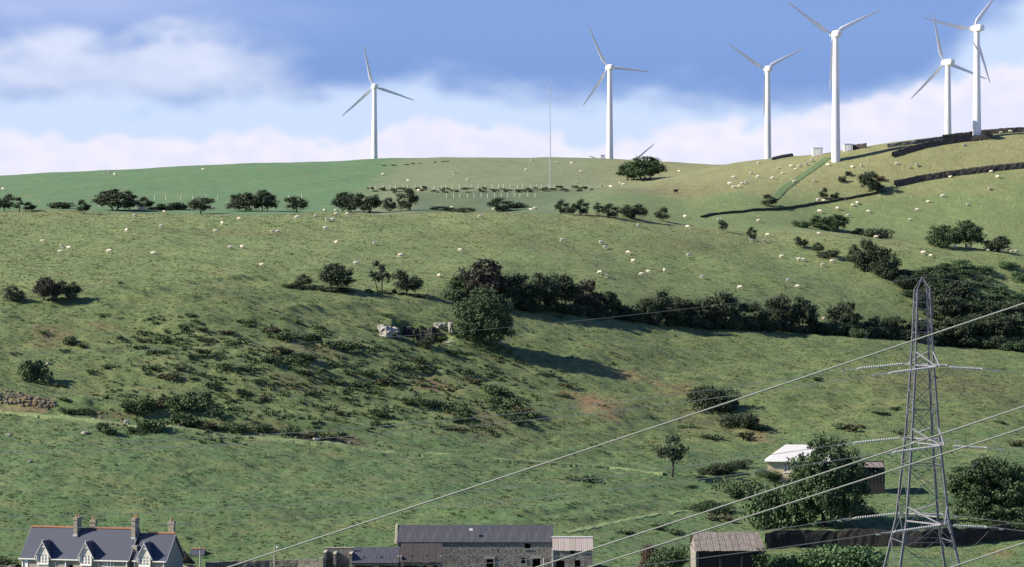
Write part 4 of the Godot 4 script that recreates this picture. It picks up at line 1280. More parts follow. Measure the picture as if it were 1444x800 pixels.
# ---------------------------------------------------------------- buildings
# a wall in the xy plane with real openings; holes are [x0, y0, x1, y1]
func pierced(k: Kit, x0: float, x1: float, y0: float, y1: float, z: float, thick: float, holes: Array):
	var xs := [x0, x1]
	for h in holes: xs += [h[0], h[2]]
	xs.sort()
	for i in xs.size() - 1:
		if xs[i + 1] - xs[i] < 0.001: continue
		var mx: float = (xs[i] + xs[i + 1]) * 0.5
		var cuts := [[y0, y1]]
		for h in holes:
			if mx > h[0] and mx < h[2]:
				var nxt := []
				for c in cuts:
					if h[1] > c[0]: nxt.append([c[0], minf(h[1], c[1])])
					if h[3] < c[1]: nxt.append([maxf(h[3], c[0]), c[1]])
				cuts = nxt
		for c in cuts:
			if c[1] - c[0] > 0.001: k.box(Vector3(mx, (c[0] + c[1]) * 0.5, z - thick * 0.5), Vector3(xs[i + 1] - xs[i], c[1] - c[0], thick))

func slab(k: Kit, a: Vector3, b: Vector3, c: Vector3, d: Vector3, t: float, col := Color.WHITE):   # a b c d clockwise seen from above
	var n := (d - a).cross(b - a).normalized() * t
	k.quad(a, b, c, d, col); k.quad(d - n, c - n, b - n, a - n, col)
	var q := [a, b, c, d]
	for i in 4: k.quad(q[i], q[i] - n, q[(i + 1) % 4] - n, q[(i + 1) % 4], col)

# walls and two roof slopes of a gabled block; origin at the front eave line, z = 0 the front wall face
func gabled(t: Node3D, x0: float, x1: float, front: float, back: float, eave: float, rise: float, base: float, wall_m: Material, roof_m: Material, holes := [], over := 0.25, roof_t := 0.14, sheets := 0):
	var mid := (front + back) * 0.5
	var k := Kit.new()
	pierced(k, x0, x1, base, eave, front, 0.4, holes)
	pierced(k, x0, x1, base, eave, back + 0.4, 0.4, [])
	for s in [[x0, 1.0], [x1, -1.0]]:
		var xa: float = s[0]
		k.box(Vector3(xa + s[1] * 0.2, (base + eave) * 0.5, mid), Vector3(0.4, eave - base, front - back - 0.804))
		var a := Vector3(xa, eave, front - 0.05)
		var b := Vector3(xa, eave, back + 0.05)
		var c := Vector3(xa, eave + rise - 0.06, mid)
		if s[1] > 0: k.tri(a, b, c)
		else: k.tri(b, a, c)
	part("wall", k, wall_m, t)
	var drop := rise / (front - mid) * over
	var f0 := Vector3(x0 - over, eave - drop, front + over)
	var f1 := Vector3(x1 + over, eave - drop, front + over)
	var r0 := Vector3(x0 - over, eave + rise, mid)
	var r1 := Vector3(x1 + over, eave + rise, mid)
	var b0 := Vector3(x0 - over, eave - drop, back - over)
	var b1 := Vector3(x1 + over, eave - drop, back - over)
	if sheets == 0:
		k = Kit.new()
		slab(k, r0, r1, f1, f0, roof_t)
		part("roof_slope", k, roof_m, t)
	else: sheeted(t, r0, r1, f1, f0, sheets, roof_m)
	k = Kit.new()
	slab(k, b0, b1, r1 - Vector3(0, 0.004, 0), r0 - Vector3(0, 0.004, 0), roof_t)
	part("roof_slope", k, roof_m, t)

var sheet_no := 0
func sheeted(t: Node3D, r0: Vector3, r1: Vector3, f1: Vector3, f0: Vector3, n: int, m: Material):    # a slope of separate ribbed sheets, laid side by side
	var up := (f1 - f0).cross(r0 - f0).normalized()
	for i in n:
		sheet_no += 1
		var r := RandomNumberGenerator.new()
		r.seed = 900 + sheet_no
		var k := Kit.new()
		var a := float(i) / n + 0.004
		var b := float(i + 1) / n - 0.004
		var slip := r.randf_range(-0.08, 0.08)
		var lift := up * (r.randf_range(0.0, 0.03) + 0.015 * (i % 2))
		var tone := r.randf_range(0.88, 1.1)
		var col := Color(tone, tone * r.randf_range(0.96, 1.0), tone * r.randf_range(0.92, 1.0))
		var ribs := 3
		for q in ribs:
			var u0 := lerpf(a, b, float(q) / ribs)
			var u1 := lerpf(a, b, (q + 0.72) / ribs)
			var dn := (f0 - r0).normalized() * slip
			slab(k, r0.lerp(r1, u0) + lift, r0.lerp(r1, u1) + lift, f0.lerp(f1, u1) + lift + dn, f0.lerp(f1, u0) + lift + dn, 0.03, col)
			var u2 := lerpf(a, b, (q + 0.70) / ribs)
			var u3 := lerpf(a, b, (q + 1.02) / ribs)
			slab(k, r0.lerp(r1, u2) + lift + up * 0.014, r0.lerp(r1, u3) + lift + up * 0.014, f0.lerp(f1, u3) + lift + dn + up * 0.014, f0.lerp(f1, u2) + lift + dn + up * 0.014, 0.04, col)
		part("roof_sheet", k, m, t)

func window(t: Node3D, x: float, y: float, z: float, w: float, h: float, nx: int, ny: int, sill := true):   # white casement: centre, size, lights across, panes up
	var g := Kit.new()
	g.box(Vector3(x, y, z - 0.06), Vector3(w - 0.02, h - 0.02, 0.02))
	var f := Kit.new()
	for i in nx + 1: f.box(Vector3(x - w / 2 + w * i / nx, y, z), Vector3(0.17, h + 0.15, 0.10))
	for i in nx: f.box(Vector3(x - w / 2 + w * (i + 0.5) / nx, y, z - 0.004), Vector3(0.045, h - 0.004, 0.06))
	for j in ny + 1: f.box(Vector3(x, y - h / 2 + h * j / ny, z - 0.003), Vector3(w - 0.004, 0.15 if j in [0, ny] else 0.07, 0.09))
	if sill: f.box(Vector3(x, y - h / 2 - 0.11, z + 0.05), Vector3(w + 0.3, 0.1, 0.26))
	part("window_frame", f, M.paint, t)
	part("pane", g, M.glass, t)

func chimney(t: Node3D, x: float, z: float, w: float, dep: float, y0: float, y1: float, pots: int):
	var c := Node3D.new()
	c.name = "chimney"
	t.add_child(c, true)
	var k := Kit.new()
	k.box(Vector3(x, (y0 + y1 - 0.3) * 0.5, z), Vector3(w, y1 - 0.3 - y0, dep))
	k.box(Vector3(x, y1 - 0.42, z), Vector3(w + 0.14, 0.14, dep + 0.14))
	k.box(Vector3(x, y1 - 0.22, z), Vector3(w + 0.08, 0.26, dep + 0.08))
	part("stack", k, M.chimney, c)
	k = Kit.new()
	k.box(Vector3(x, y0 + 0.75, z + dep * 0.5 + 0.03), Vector3(w + 0.12, 0.3, 0.06))
	part("flashing", k, M.lead, c)
	for i in pots:
		k = Kit.new()
		var zz := z + (i - (pots - 1) * 0.5) * dep * 0.5
		k.tube([Vector3(x, y1 - 0.1, zz), Vector3(x, y1 + 0.32, zz), Vector3(x, y1 + 0.38, zz)], [0.11, 0.09, 0.10], 8)
		part("pot", k, M.terracotta, c)

func dormer(t: Node3D, x: float, pitch: float):
	var d := Node3D.new()
	d.name = "dormer"
	d.position.z = 0.3
	t.add_child(d, true)
	var top := 2.35
	var foot := 0.25
	var hw := 1.15
	var k := Kit.new()
	# face: pentagon standing on the wall, with the window opening
	pierced(k, x - 0.88, x + 0.88, -1.35, foot + 0.55, 0.06, 0.3, [[x - 0.72, -0.9, x + 0.72, 0.5]])
	for z in [0.058, -0.24]:
		var a := Vector3(x - 0.86, foot + 0.5, z)
		var b := Vector3(x + 0.86, foot + 0.5, z)
		var c := Vector3(x, top - 0.1, z)
		k.tri(a, c, b)
	for s in [-1, 1]: k.box(Vector3(x + s * 0.8, 0.2, -0.45), Vector3(0.12, 1.0, 0.5))
	part("face", k, M.paint_cream, d)
	for s in [-1, 1]:
		k = Kit.new()
		var fe := Vector3(x + s * hw, foot, 0.12)
		var fp := Vector3(x, top, 0.12)
		var bp := Vector3(x, top, -top / pitch - 0.1)
		var be := Vector3(x + s * hw, foot, -foot / pitch - 0.1)
		if s < 0: slab(k, fe, be, bp, fp, 0.1)
		else: slab(k, fp, bp, be, fe, 0.1)
		part("roof_slope", k, M.slate, d)
		k = Kit.new()
		k.bar(fe + Vector3(0, -0.12, 0.05), fp + Vector3(0, -0.10, 0.05), 0.07, 0.26)
		k.bar(fe + Vector3(0, -0.12, 0.05), fe + Vector3(s * 0.05, -0.3, 0.05), 0.12, 0.14)
		part("bargeboard", k, M.paint, d)
		k = Kit.new()
		k.bar(Vector3(x + s * 0.95, -0.5, 0.12), Vector3(x + s * 0.86, 0.3, 0.2), 0.12)
		part("bracket", k, M.paint, d)
	k = Kit.new()
	k.bar(Vector3(x, top - 0.75, 0.16), Vector3(x, top - 0.15, 0.16), 0.09)
	k.bar(Vector3(x - 0.42, top - 0.85, 0.16), Vector3(x + 0.42, top - 0.85, 0.16), 0.09)
	k.bar(Vector3(x, top - 0.1, 0.22), Vector3(x, top + 0.22, 0.22), 0.07)
	part("gable_truss", k, M.paint, d)
	window(d, x, -0.2, 0.0, 1.42, 1.36, 3, 3)

func cottage():
	var d := 405.0
	var s := d / F
	var t := thing("slate_roofed_cottage", Vector3((104.5 - CU) * s, (CV - 787) * s, -d), -deg_to_rad(14))
	tag(t, "long slate-roofed cottage with white gabled dormers and orange ridge tiles", "house")
	var base := -5.2
	var rise := 3.95
	gabled(t, -8.1, 8.1, 0, -8, 0, rise, base, M.render_grey, M.slate, [[-5.42, -1.0, -3.98, 0.0], [1.18, -1.0, 2.62, 0.0], [4.5, -1.7, 6.0, -0.25], [-0.9, -2.6, -0.2, -1.0]])
	window(t, 5.25, -0.97, -0.05, 1.5, 1.45, 3, 3)
	for x in [-4.7, 1.9]: dormer(t, x, rise / 4.0)
	# right wing, set a little back
	gabled(t, 8.9, 13.6, -0.5, -7.6, 0.0, 3.4, base, M.render_grey, M.slate, [[9.6 + 0.28, -1.0, 11.32, 0.0]])
	var w := Node3D.new()
	var wing := Vector3(0, 0, -0.2)
	dormer(t, 10.6, 3.4 / 3.55)
	(t.get_child(t.get_child_count() - 1) as Node3D).position = wing
	w.free()
	# link between the blocks and the outshot behind the wing
	var k := Kit.new()
	k.box(Vector3(8.5, base * 0.5 + 0.9, -4.0), Vector3(0.82, -base + 1.8, 5.0))
	part("link_wall", k, M.render_grey, t)
	k = Kit.new()
	k.box(Vector3(12.6, base * 0.5 - 0.9, -9.6), Vector3(2.4, -base - 1.8, 3.6))
	part("outshot_wall", k, M.render_grey, t)
	k = Kit.new()
	slab(k, Vector3(11.2, -1.5, -11.7), Vector3(14.0, -1.5, -11.7), Vector3(14.0, 0.75, -7.0), Vector3(11.2, 0.75, -7.0), 0.14)
	part("outshot_roof", k, M.slate, t)
	for a in [[-8.35, -1.35, -4.0, rise], [0.1, 7.2, -4.0, rise], [9.6, 13.85, -4.05, 3.4]]:
		k = Kit.new()
		var n := int((a[1] - a[0]) / 0.45)
		for i in n: k.box(Vector3(a[0] + (i + 0.5) * (a[1] - a[0]) / n, a[3] + 0.07 + 0.012 * (i % 2), a[2]), Vector3((a[1] - a[0]) / n - 0.015, 0.2, 0.34))
		part("ridge_tiles", k, M.ridge, t)
	chimney(t, -1.0, -3.55, 0.56, 1.7, 2.2, 5.6, 2)
	chimney(t, 8.35 - 0.45, -3.55, 0.56, 1.7, 2.0, 5.7, 2)
	chimney(t, 0.45, -6.0, 0.85, 0.7, 1.2, 5.05, 1)
	chimney(t, 12.9, -4.9, 0.9, 0.7, 2.0, 5.2, 2)
	for a in [[-8.5, -5.85], [-3.55, 0.75], [3.05, 8.3], [8.7, 9.45, -0.5], [11.75, 13.8, -0.5]]:
		k = Kit.new()
		k.box(Vector3((a[0] + a[1]) * 0.5, -0.28, 0.33 + (a[2] if a.size() > 2 else 0.0)), Vector3(a[1] - a[0], 0.15, 0.13))
		part("gutter", k, M.paint, t)
	for a in [[-7.9, 0.1], [-1.3, 0.1], [8.0, 0.1], [9.0, -0.4], [13.4, -0.4]]:
		k = Kit.new()
		k.box(Vector3(a[0], -2.7, a[1]), Vector3(0.13, 4.9, 0.13))
		part("downpipe", k, M.paint, t)
	k = Kit.new()
	k.box(Vector3(-7.4, -2.6, 0.03), Vector3(0.55, 4.4, 0.06))
	part("corner_panel", k, M.paint, t)
	for e in [[-8.36, 0.0, -8.0, rise], [8.36, 0.0, -8.0, rise], [13.86, -0.5, -7.6, 3.4]]:
		for q in [0, 1]:
			k = Kit.new()
			var mid: float = (e[1] + e[2]) * 0.5
			var zz: float = e[1] + 0.25 if q == 0 else e[2] - 0.25
			k.bar(Vector3(e[0], -0.38, zz), Vector3(e[0], e[3] - 0.12, mid), 0.05, 0.18)
			part("verge_board", k, M.paint_grey, t)
	# small outbuilding behind, with the same orange ridge
	var o := thing("cottage_outbuilding", Vector3((277 - CU) * 418 / F, (CV - 781) * 418 / F, -418), -deg_to_rad(8))
	tag(o, "small slate outbuilding with orange ridge behind the cottage's right end", "outbuilding")
	gabled(o, -1.0, 1.0, 0, -2.2, -0.2, 0.75, -4.5, M.render_grey, M.slate, [], 0.12)
	k = Kit.new()
	k.box(Vector3(0, 0.62, -1.1), Vector3(2.2, 0.16, 0.26))
	part("ridge_tiles", k, M.ridge, o)

func barn():
	var d := 405.0
	var s := d / F
	var X := func(u: float) -> float: return (u - 670.0) * s
	var Y := func(v: float) -> float: return (764.0 - v) * s
	var at := Vector3((670 - CU) * s, (CV - 764) * s, -d)
	var t := thing("stone_barn", at)
	tag(t, "long grey stone barn with dark slate roof and small openings", "barn")
	var holes := []
	for h in [[686, 789, 696, 815], [740, 766.5, 748, 774], [735, 787, 741, 795], [751, 788, 762, 815], [702, 775, 703.4, 780]]: holes.append([X.call(h[0]), Y.call(h[3]), X.call(h[2]), Y.call(h[1])])
	gabled(t, X.call(561), X.call(779), 0, -7.4, 0, 2.05, -5.6, M.barn_stone, M.barn_slate, holes, 0.16)
	# lintels, right jambs as painted sunlit reveals, and the pale door post
	for h in [[684, 785.5, 698, 788.5], [750, 785, 763, 787.5], [738.5, 774.3, 749.5, 775.6]]:
		var k := Kit.new()
		k.box(Vector3((X.call(h[0]) + X.call(h[2])) * 0.5, (Y.call(h[1]) + Y.call(h[3])) * 0.5, 0.03), Vector3(X.call(h[2]) - X.call(h[0]), Y.call(h[1]) - Y.call(h[3]), 0.1))
		part("lintel", k, M.stone_light, t)
	for u in [696.6, 741.6, 763.0]:
		var k := Kit.new()
		k.box(Vector3(X.call(u), -3.6 if u != 741.6 else Y.call(791), 0.03), Vector3(0.13, 2.4 if u != 741.6 else 0.8, 0.09))
		part("lit_reveal", k, M.stone_light, t)
	var k := Kit.new()
	k.box(Vector3(X.call(766.3), -3.6, 0.16), Vector3(0.14, 2.6, 0.14))
	part("door_post", k, M.paint, t)
	# coping on the left gable, roof light, blocks standing in for the eaves shadow
	for q in [0, 1]:
		k = Kit.new()
		k.bar(Vector3(X.call(560) - 0.2, -0.35, 0.25 if q == 0 else -7.6), Vector3(X.call(560) - 0.2, 2.15, -3.7), 0.28, 0.2)
		part("gable_coping", k, M.coping, t)
	k = Kit.new()
	k.box(Vector3(X.call(664), 1.6, -1.02), Vector3(0.5, 0.05, 0.55), Basis(Vector3(1, 0, 0), 0.5))
	part("roof_light", k, M.galv, t)
	k = Kit.new()
	for i in 26: k.box(Vector3(X.call(566) + i * 0.83, -0.2 - 0.02 * (i % 3), 0.05), Vector3(0.7, 0.16, 0.12))
	part("eaves_shade_course", k, M.wall_grey_plain, t)
	# right-hand annex with a pale sheet roof
	var a := thing("barn_annex", Vector3((807 - CU) * s, (CV - 774.5) * s, -403.2))
	tag(a, "low stone annex with pale sheet roof at the barn's right end", "outbuilding")
	var X2 := func(u: float) -> float: return (u - 807.0) * s
	var Y2 := func(v: float) -> float: return (774.5 - v) * s
	holes = []
	for h in [[804, 775.5, 810, 780.5], [784, 789, 796, 812], [810, 788.5, 818, 798]]: holes.append([X2.call(h[0]), Y2.call(h[3]), X2.call(h[2]), Y2.call(h[1])])
	gabled(a, X2.call(780), X2.call(835), 0, -5.0, 0, 1.55, -4.6, M.barn_stone, M.sheet_pale, holes, 0.12, 0.08, 7)
	k = Kit.new()
	k.box(Vector3(0, 1.66, -2.5), Vector3(5.9, 0.14, 0.4))
	part("ridge_cap", k, M.paint, a)
	k = Kit.new()
	k.box(Vector3(X2.call(779) - 0.05, -1.9, 0.09), Vector3(0.12, 4.2, 0.12))
	part("downpipe", k, M.paint, a)
	# lean-to sheds in front of the barn's left half
	for q in [[494, 563, 772, 794.5, M.barn_slate, 0, "grey slate lean-to shed in front of the barn's left end"], [564, 623, 767, 794, M.rust, 7, "rusty sheet-roofed lean-to shed against the stone barn"]]:
		var b := thing("lean_to_shed", Vector3(((q[0] + q[1]) * 0.5 - CU) * 398 / F, (CV - q[3]) * 396 / F, -396.5))
		tag(b, q[6], "shed")
		var hw: float = (q[1] - q[0]) * 0.5 * 398 / F
		var up: float = (CV - q[2]) * 401.5 / F - (CV - q[3]) * 396 / F
		if q[5] == 0:
			k = Kit.new()
			slab(k, Vector3(-hw, up, -5.2), Vector3(hw, up, -5.2), Vector3(hw, 0, 0.35), Vector3(-hw, 0, 0.35), 0.1)
			part("roof_slope", k, q[4], b)
		else: sheeted(b, Vector3(-hw, up, -5.2), Vector3(hw, up, -5.2), Vector3(hw, 0, 0.35), Vector3(-hw, 0, 0.35), q[5], q[4])
		k = Kit.new()
		pierced(k, -hw + 0.1, hw - 0.1, -3.8, -0.15, 0.0, 0.3, [[-hw + 0.6, -3.7, -0.3, -0.4], [0.3, -3.7, hw - 0.6, -0.4]])
		k.box(Vector3(-hw + 0.15, -1.4, -2.6), Vector3(0.3, 4.4, 4.6)); k.box(Vector3(hw - 0.15, -1.4, -2.6), Vector3(0.3, 4.4, 4.6))
		k.box(Vector3(0, -1.2, -5.0), Vector3(2 * hw - 0.1, 5.0, 0.2))
		part("wall", k, M.barn_stone, b)
		for x in [-0.45, 0.25]:
			k = Kit.new()
			k.box(Vector3(hw * x, up * 0.34 + 0.09, -1.55), Vector3(0.3, 0.06, 0.36), Basis(Vector3(1, 0, 0), 0.36))
			part("roof_light", k, M.glass, b)
	# roofless ruin at the left
	var r := thing("ruined_shed", Vector3((474 - CU) * 397 / F, (CV - 777) * 397 / F, -397))
	tag(r, "roofless ruined stone shed with pale wall tops left of the lean-to", "ruin")
	var px := F / 397.0
	for q in [[-1.62, -0.9, 0.35, 4.0, 3.2], [-0.25, -1.1, 0.35, 4.0, 3.4], [2.0, -0.9, 0.35, 3.6, 3.0]]:
		k = Kit.new()
		k.box(Vector3(q[0], q[1] - 1.4, -1.4), Vector3(q[2], q[3], q[4]))
		part("wall", k, M.barn_stone, r)
		k = Kit.new()
		k.box(Vector3(q[0], q[1] - 1.4 + q[3] * 0.5 + 0.05, -1.4), Vector3(q[2] + 0.06, 0.12, q[4] + 0.05))
		part("coping", k, M.coping, r)
	k = Kit.new()
	k.box(Vector3(0.2, -1.7, -3.2), Vector3(4.2, 3.6, 0.35))
	part("wall", k, M.barn_stone, r)
	k = Kit.new()
	k.box(Vector3(0.2, 0.14, -3.2), Vector3(4.3, 0.12, 0.42))
	part("coping", k, M.coping, r)
	k = Kit.new()
	k.box(Vector3(-2.1, -2.0, 0.4), Vector3(0.6, 2.2, 0.5))
	part("gate_pier", k, M.coping, r)

func tin_shed():
	var d := 396.5
	var s := d / F
	var t := thing("tin_roofed_shed", Vector3((1030 - CU) * s, (CV - 777) * s, -d), deg_to_rad(1.5))
	tag(t, "open-fronted shed with grey ribbed tin roof and ivy-clad corner", "shed")
	var hw := 4.95
	var up := 2.15
	sheeted(t, Vector3(-hw + 0.05, up, -5.4), Vector3(hw - 0.35, up, -5.4), Vector3(hw, 0, 0.4), Vector3(-hw, 0, 0.4), 11, M.tin)
	var k := Kit.new()
	slab(k, Vector3(-hw, 0.4, -9.5), Vector3(hw - 0.4, 0.4, -9.5), Vector3(hw - 0.4, up - 0.06, -5.4), Vector3(-hw, up - 0.06, -5.4), 0.06)
	part("rear_roof", k, M.tin, t)
	k = Kit.new()
	k.box(Vector3(0, -1.8, -9.3), Vector3(9.5, 4.4, 0.35))
	for x in [-hw + 0.3, hw - 0.5]: k.box(Vector3(x, -1.75, -4.6), Vector3(0.4, 3.3, 9.0))
	for x in [-hw + 0.3, hw - 0.5]: k.tri(Vector3(x, -0.1, 0), Vector3(x, up - 0.2, -5.4), Vector3(x, 0.1, -9.4)); 
	part("wall", k, M.barn_stone, t)
	for x in [-hw + 0.3, -1.4, 1.6, hw - 0.6]:
		k = Kit.new()
		k.box(Vector3(x, -1.95, 0.1), Vector3(0.26 if x < 4 else 0.7, 3.6, 0.3))
		part("post", k, M.tar_and_shade if x < 4 else M.wall_grey_plain, t)  # slim posts darkened to merge with the painted interior shade
	k = Kit.new()
	k.box(Vector3(0, -0.2, 0.2), Vector3(9.6, 0.14, 0.12))
	part("eaves_beam", k, M.tar_and_shade, t)
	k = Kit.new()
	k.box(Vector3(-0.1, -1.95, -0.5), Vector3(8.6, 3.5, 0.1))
	part("shade_board", k, M.tar_and_shade, t)  # near-black board added to stand in for the shaded interior
	k = Kit.new()
	var r := RandomNumberGenerator.new()
	r.seed = 6
	for i in 700: leaf(k, Vector3(hw - 0.6 + r.randfn() * 0.5, -0.5 - absf(r.randfn()) * 1.2 + (0.9 if i % 4 == 0 else 0.0), 0.35 + r.randfn() * 0.16 - (1.2 * r.randf() if i % 4 == 0 else 0.0)), 0.26, r, 1.0)
	part("ivy", k, M.leaf_g, t)

func farm_cottage():
	var d := 478.0
	var px := F / d
	var t := thing("white_roofed_cottage", Vector3((1128 - CU) / px, (CV - 650) / px, -d), deg_to_rad(-6))
	tag(t, "cream cottage with bright white hipped roof behind the large tree", "house")
	var k := Kit.new()
	pierced(k, -5.4, 5.4, -6.0, 0, 0, 0.35, [[-2.6, -1.9, -1.6, -0.6], [1.6, -1.9, 2.6, -0.6]])
	k.box(Vector3(-5.22, -3.0, -3.0), Vector3(0.35, 6.0, 5.3)); k.box(Vector3(5.22, -3.0, -3.0), Vector3(0.35, 6.0, 5.3))
	k.box(Vector3(0, -1.4, -5.83), Vector3(10.8, 2.8, 0.35))
	part("wall", k, M.cream, t)
	var e := [Vector3(-5.9, -0.15, 0.5), Vector3(5.9, -0.15, 0.5), Vector3(5.9, -0.15, -6.5), Vector3(-5.9, -0.15, -6.5)]
	var ra := Vector3(-2.4, 2.55, -3.0)
	var rb := Vector3(4.4, 2.55, -3.0)
	for q in [[ra, rb, e[1], e[0]], [e[3], e[2], rb, ra]]:
		k = Kit.new()
		slab(k, q[0], q[1], q[2], q[3], 0.12)
		part("roof_slope", k, M.roof_white, t)
	for q in [[e[0], e[3], ra], [e[2], e[1], rb]]:
		k = Kit.new()
		k.tri(q[0], q[1], q[2]); k.tri(q[0] - Vector3(0, 0.12, 0), q[2] - Vector3(0, 0.12, 0), q[1] - Vector3(0, 0.12, 0))
		part("hip_slope", k, M.roof_white, t)
	window(t, -2.1, -1.25, -0.1, 1.0, 1.3, 2, 2)
	window(t, 2.1, -1.25, -0.1, 1.0, 1.3, 2, 2)
	d = 470.0
	px = F / d
	t = thing("dark_timber_shed", Vector3((1219 - CU) / px, (CV - 659) / px, -d), deg_to_rad(-5))
	tag(t, "dark timber shed with grey roof left of the pylon", "shed")
	k = Kit.new()
	pierced(k, -3.9, 3.4, -5.0, 0, 0, 0.12, [[1.5, -1.1, 2.2, -0.2]])
	k.box(Vector3(-3.84, -1.1, -2.0), Vector3(0.12, 3.0, 3.7)); k.box(Vector3(3.34, -2.2, -2.0), Vector3(0.12, 5.2, 3.7)); k.box(Vector3(-0.25, -0.9, -3.9), Vector3(7.3, 3.4, 0.12))
	part("wall", k, M.tar_and_shade, t)
	k = Kit.new()
	for i in 13: k.box(Vector3(-3.6 + i * 0.56, -1.3, 0.02), Vector3(0.05, 2.58, 0.05))
	part("batten", k, M.tar_and_shade, t)
	sheeted(t, Vector3(-3.9, 0.65, -4.2), Vector3(3.0, 0.65, -4.2), Vector3(3.6, -0.02, 0.3), Vector3(-4.1, -0.02, 0.3), 8, M.tin)
	k = Kit.new()
	k.box(Vector3(1.85, -0.7, -0.1), Vector3(0.16, 0.3, 0.06))
	part("pane", k, M.paint, t)

func yard_things():
	# transformer cabins at the turbine feet
	for a in [[1153, 219, 14, 10, "white box cabin left of the nearest turbine's foot"], [1196, 212.5, 12, 9, "white box cabin right of the nearest turbine's foot"], [850, 224, 5, 5, "tiny grey cabin beside the second turbine's foot"]]:
		var p := spot(a[0], a[1])
		var px := F / -p.z
		var t := thing("transformer_cabin", p)
		tag(t, a[4], "cabin", "cabins at the turbine feet")
		var w: float = a[2] / px
		var h: float = a[3] / px
		var k := Kit.new()
		k.box(Vector3(0, h * 0.5 - 0.4, 0), Vector3(w, h + 0.8, w * 0.8))
		part("wall", k, M.paint if a[2] > 6 else M.galv, t)
		k = Kit.new()
		k.box(Vector3(0, h + 0.06, 0), Vector3(w + 0.16, 0.12, w * 0.8 + 0.16))
		part("roof", k, M.paint_grey, t)
		k = Kit.new()
		k.box(Vector3(w * 0.1, h * 0.42, w * 0.4 + 0.02), Vector3(w * 0.4, h * 0.8, 0.04))
		part("door", k, M.paint, t)
	for a in [[1160, 214.5, 1181, 212, 1.3, "dark wall behind the left white cabin"], [1202, 211, 1222, 208.5, 1.4, "dark wall running right from the right white cabin"]]:
		wall_line("cabin_wall", [a[0], a[1], a[2], a[3]], a[4], 0.8, a[5], M.wall_dark)
	# poles by the cottage
	for a in [[282, 771, 398.0, "slim wooden pole standing in front of the cottage's right end"], [387, 769, 400.0, "slim wooden pole with a lamp between cottage and ruin"]]:
		var d: float = a[2]
		var top := Vector3((a[0] - CU) / F * d, (CV - a[1]) / F * d, -d)
		var gy := height(top.x, top.z) - 0.5
		var t := thing("utility_pole", Vector3(top.x, gy, top.z))
		tag(t, a[3], "pole")
		var k := Kit.new()
		k.tube([Vector3.ZERO, Vector3(0, top.y - gy, 0)], [0.13, 0.09], 8)
		part("shaft", k, M.post_pale, t)
		k = Kit.new()
		if a[0] < 300: k.bar(Vector3(-0.35, top.y - gy - 0.35, 0.12), Vector3(0.35, top.y - gy - 0.35, 0.12), 0.08)
		else: k.bar(Vector3(0.0, top.y - gy - 0.2, 0.1), Vector3(0.4, top.y - gy - 0.15, 0.1), 0.06)
		part("cross_arm", k, M.post, t)
		if a[0] > 300:
			k = Kit.new()
			k.tube([Vector3(0.3, top.y - gy - 0.05, 0.1), Vector3(0.4, top.y - gy - 0.2, 0.1), Vector3(0.42, top.y - gy - 0.34, 0.1)], [0.05, 0.16, 0.17], 8)
			part("lamp_shade", k, M.paint, t)
	wall_line("garden_wall", [290, 806, 330, 804, 380, 803, 420, 802, 455, 803], 1.3, 0.5, "grey stone garden wall between the cottage and the ruin", M.wall_grey)
	wall_line("garden_wall", [-20, 812, 22, 812], 1.5, 0.5, "grey garden wall at the cottage's left side", M.wall_grey)

func trail(called: String, pts: Array, wide: float, m: Material, label: String, lift := 0.2, ledge := false):
	var path := []
	for k in range(0, pts.size(), 2): path.append(spot(pts[k], pts[k + 1]))
	var fine := []
	for i in path.size() - 1:
		var n := int(ceilf(path[i].distance_to(path[i + 1]) / 0.5))
		for j in n: fine.append(path[i].lerp(path[i + 1], float(j) / n))
	var k := Kit.new()
	var prev := []
	for i in range(0, fine.size()):
		var dir: Vector3 = fine[mini(i + 2, fine.size() - 1)] - fine[maxi(i - 2, 0)]
		dir.y = 0
		var side := dir.normalized().cross(Vector3.UP) * wide * 0.5
		var ring := []
		for q in 5:
			var e := 1.0 + (0.5 * n_fine.get_noise_2d(i * 0.9, q * 17.0) if q in [0, 4] else 0.0)
			var p: Vector3 = fine[i] + side * (q - 2) * 0.5 * e
			var yy := 0.0
			for g in (5 if ledge else 0):
				var w: Vector3 = fine[clampi(i + (g - 2) * 4, 0, fine.size() - 1)]
				yy += height(w.x, w.z) * 0.2
			ring.append(Vector3(p.x, (maxf(yy, height(p.x, p.z) - 0.1) if ledge else height(p.x, p.z)) + lift if q in [1, 2, 3] else height(p.x, p.z) - 0.3, p.z))
		if prev.size():
			for j in 4:
				var tone := 1.0 + 0.25 * n_patch.get_noise_2d(fine[i].x * 2.0, fine[i].z * 2.0 + j)
				k.quad(prev[j], prev[j + 1], ring[j + 1], ring[j], Color(tone, tone, tone))
		prev = ring
	tag(whole(called, k, m), label, "path", "", "structure")

func leafy(r: float, g: float, b: float) -> StandardMaterial3D:
	var m := matt(r, g, b, 0.75, null, 1, true)
	m.backlight_enabled = true
	m.backlight = Color(r * 0.9, g * 1.1, b * 0.5).linear_to_srgb()
	return m

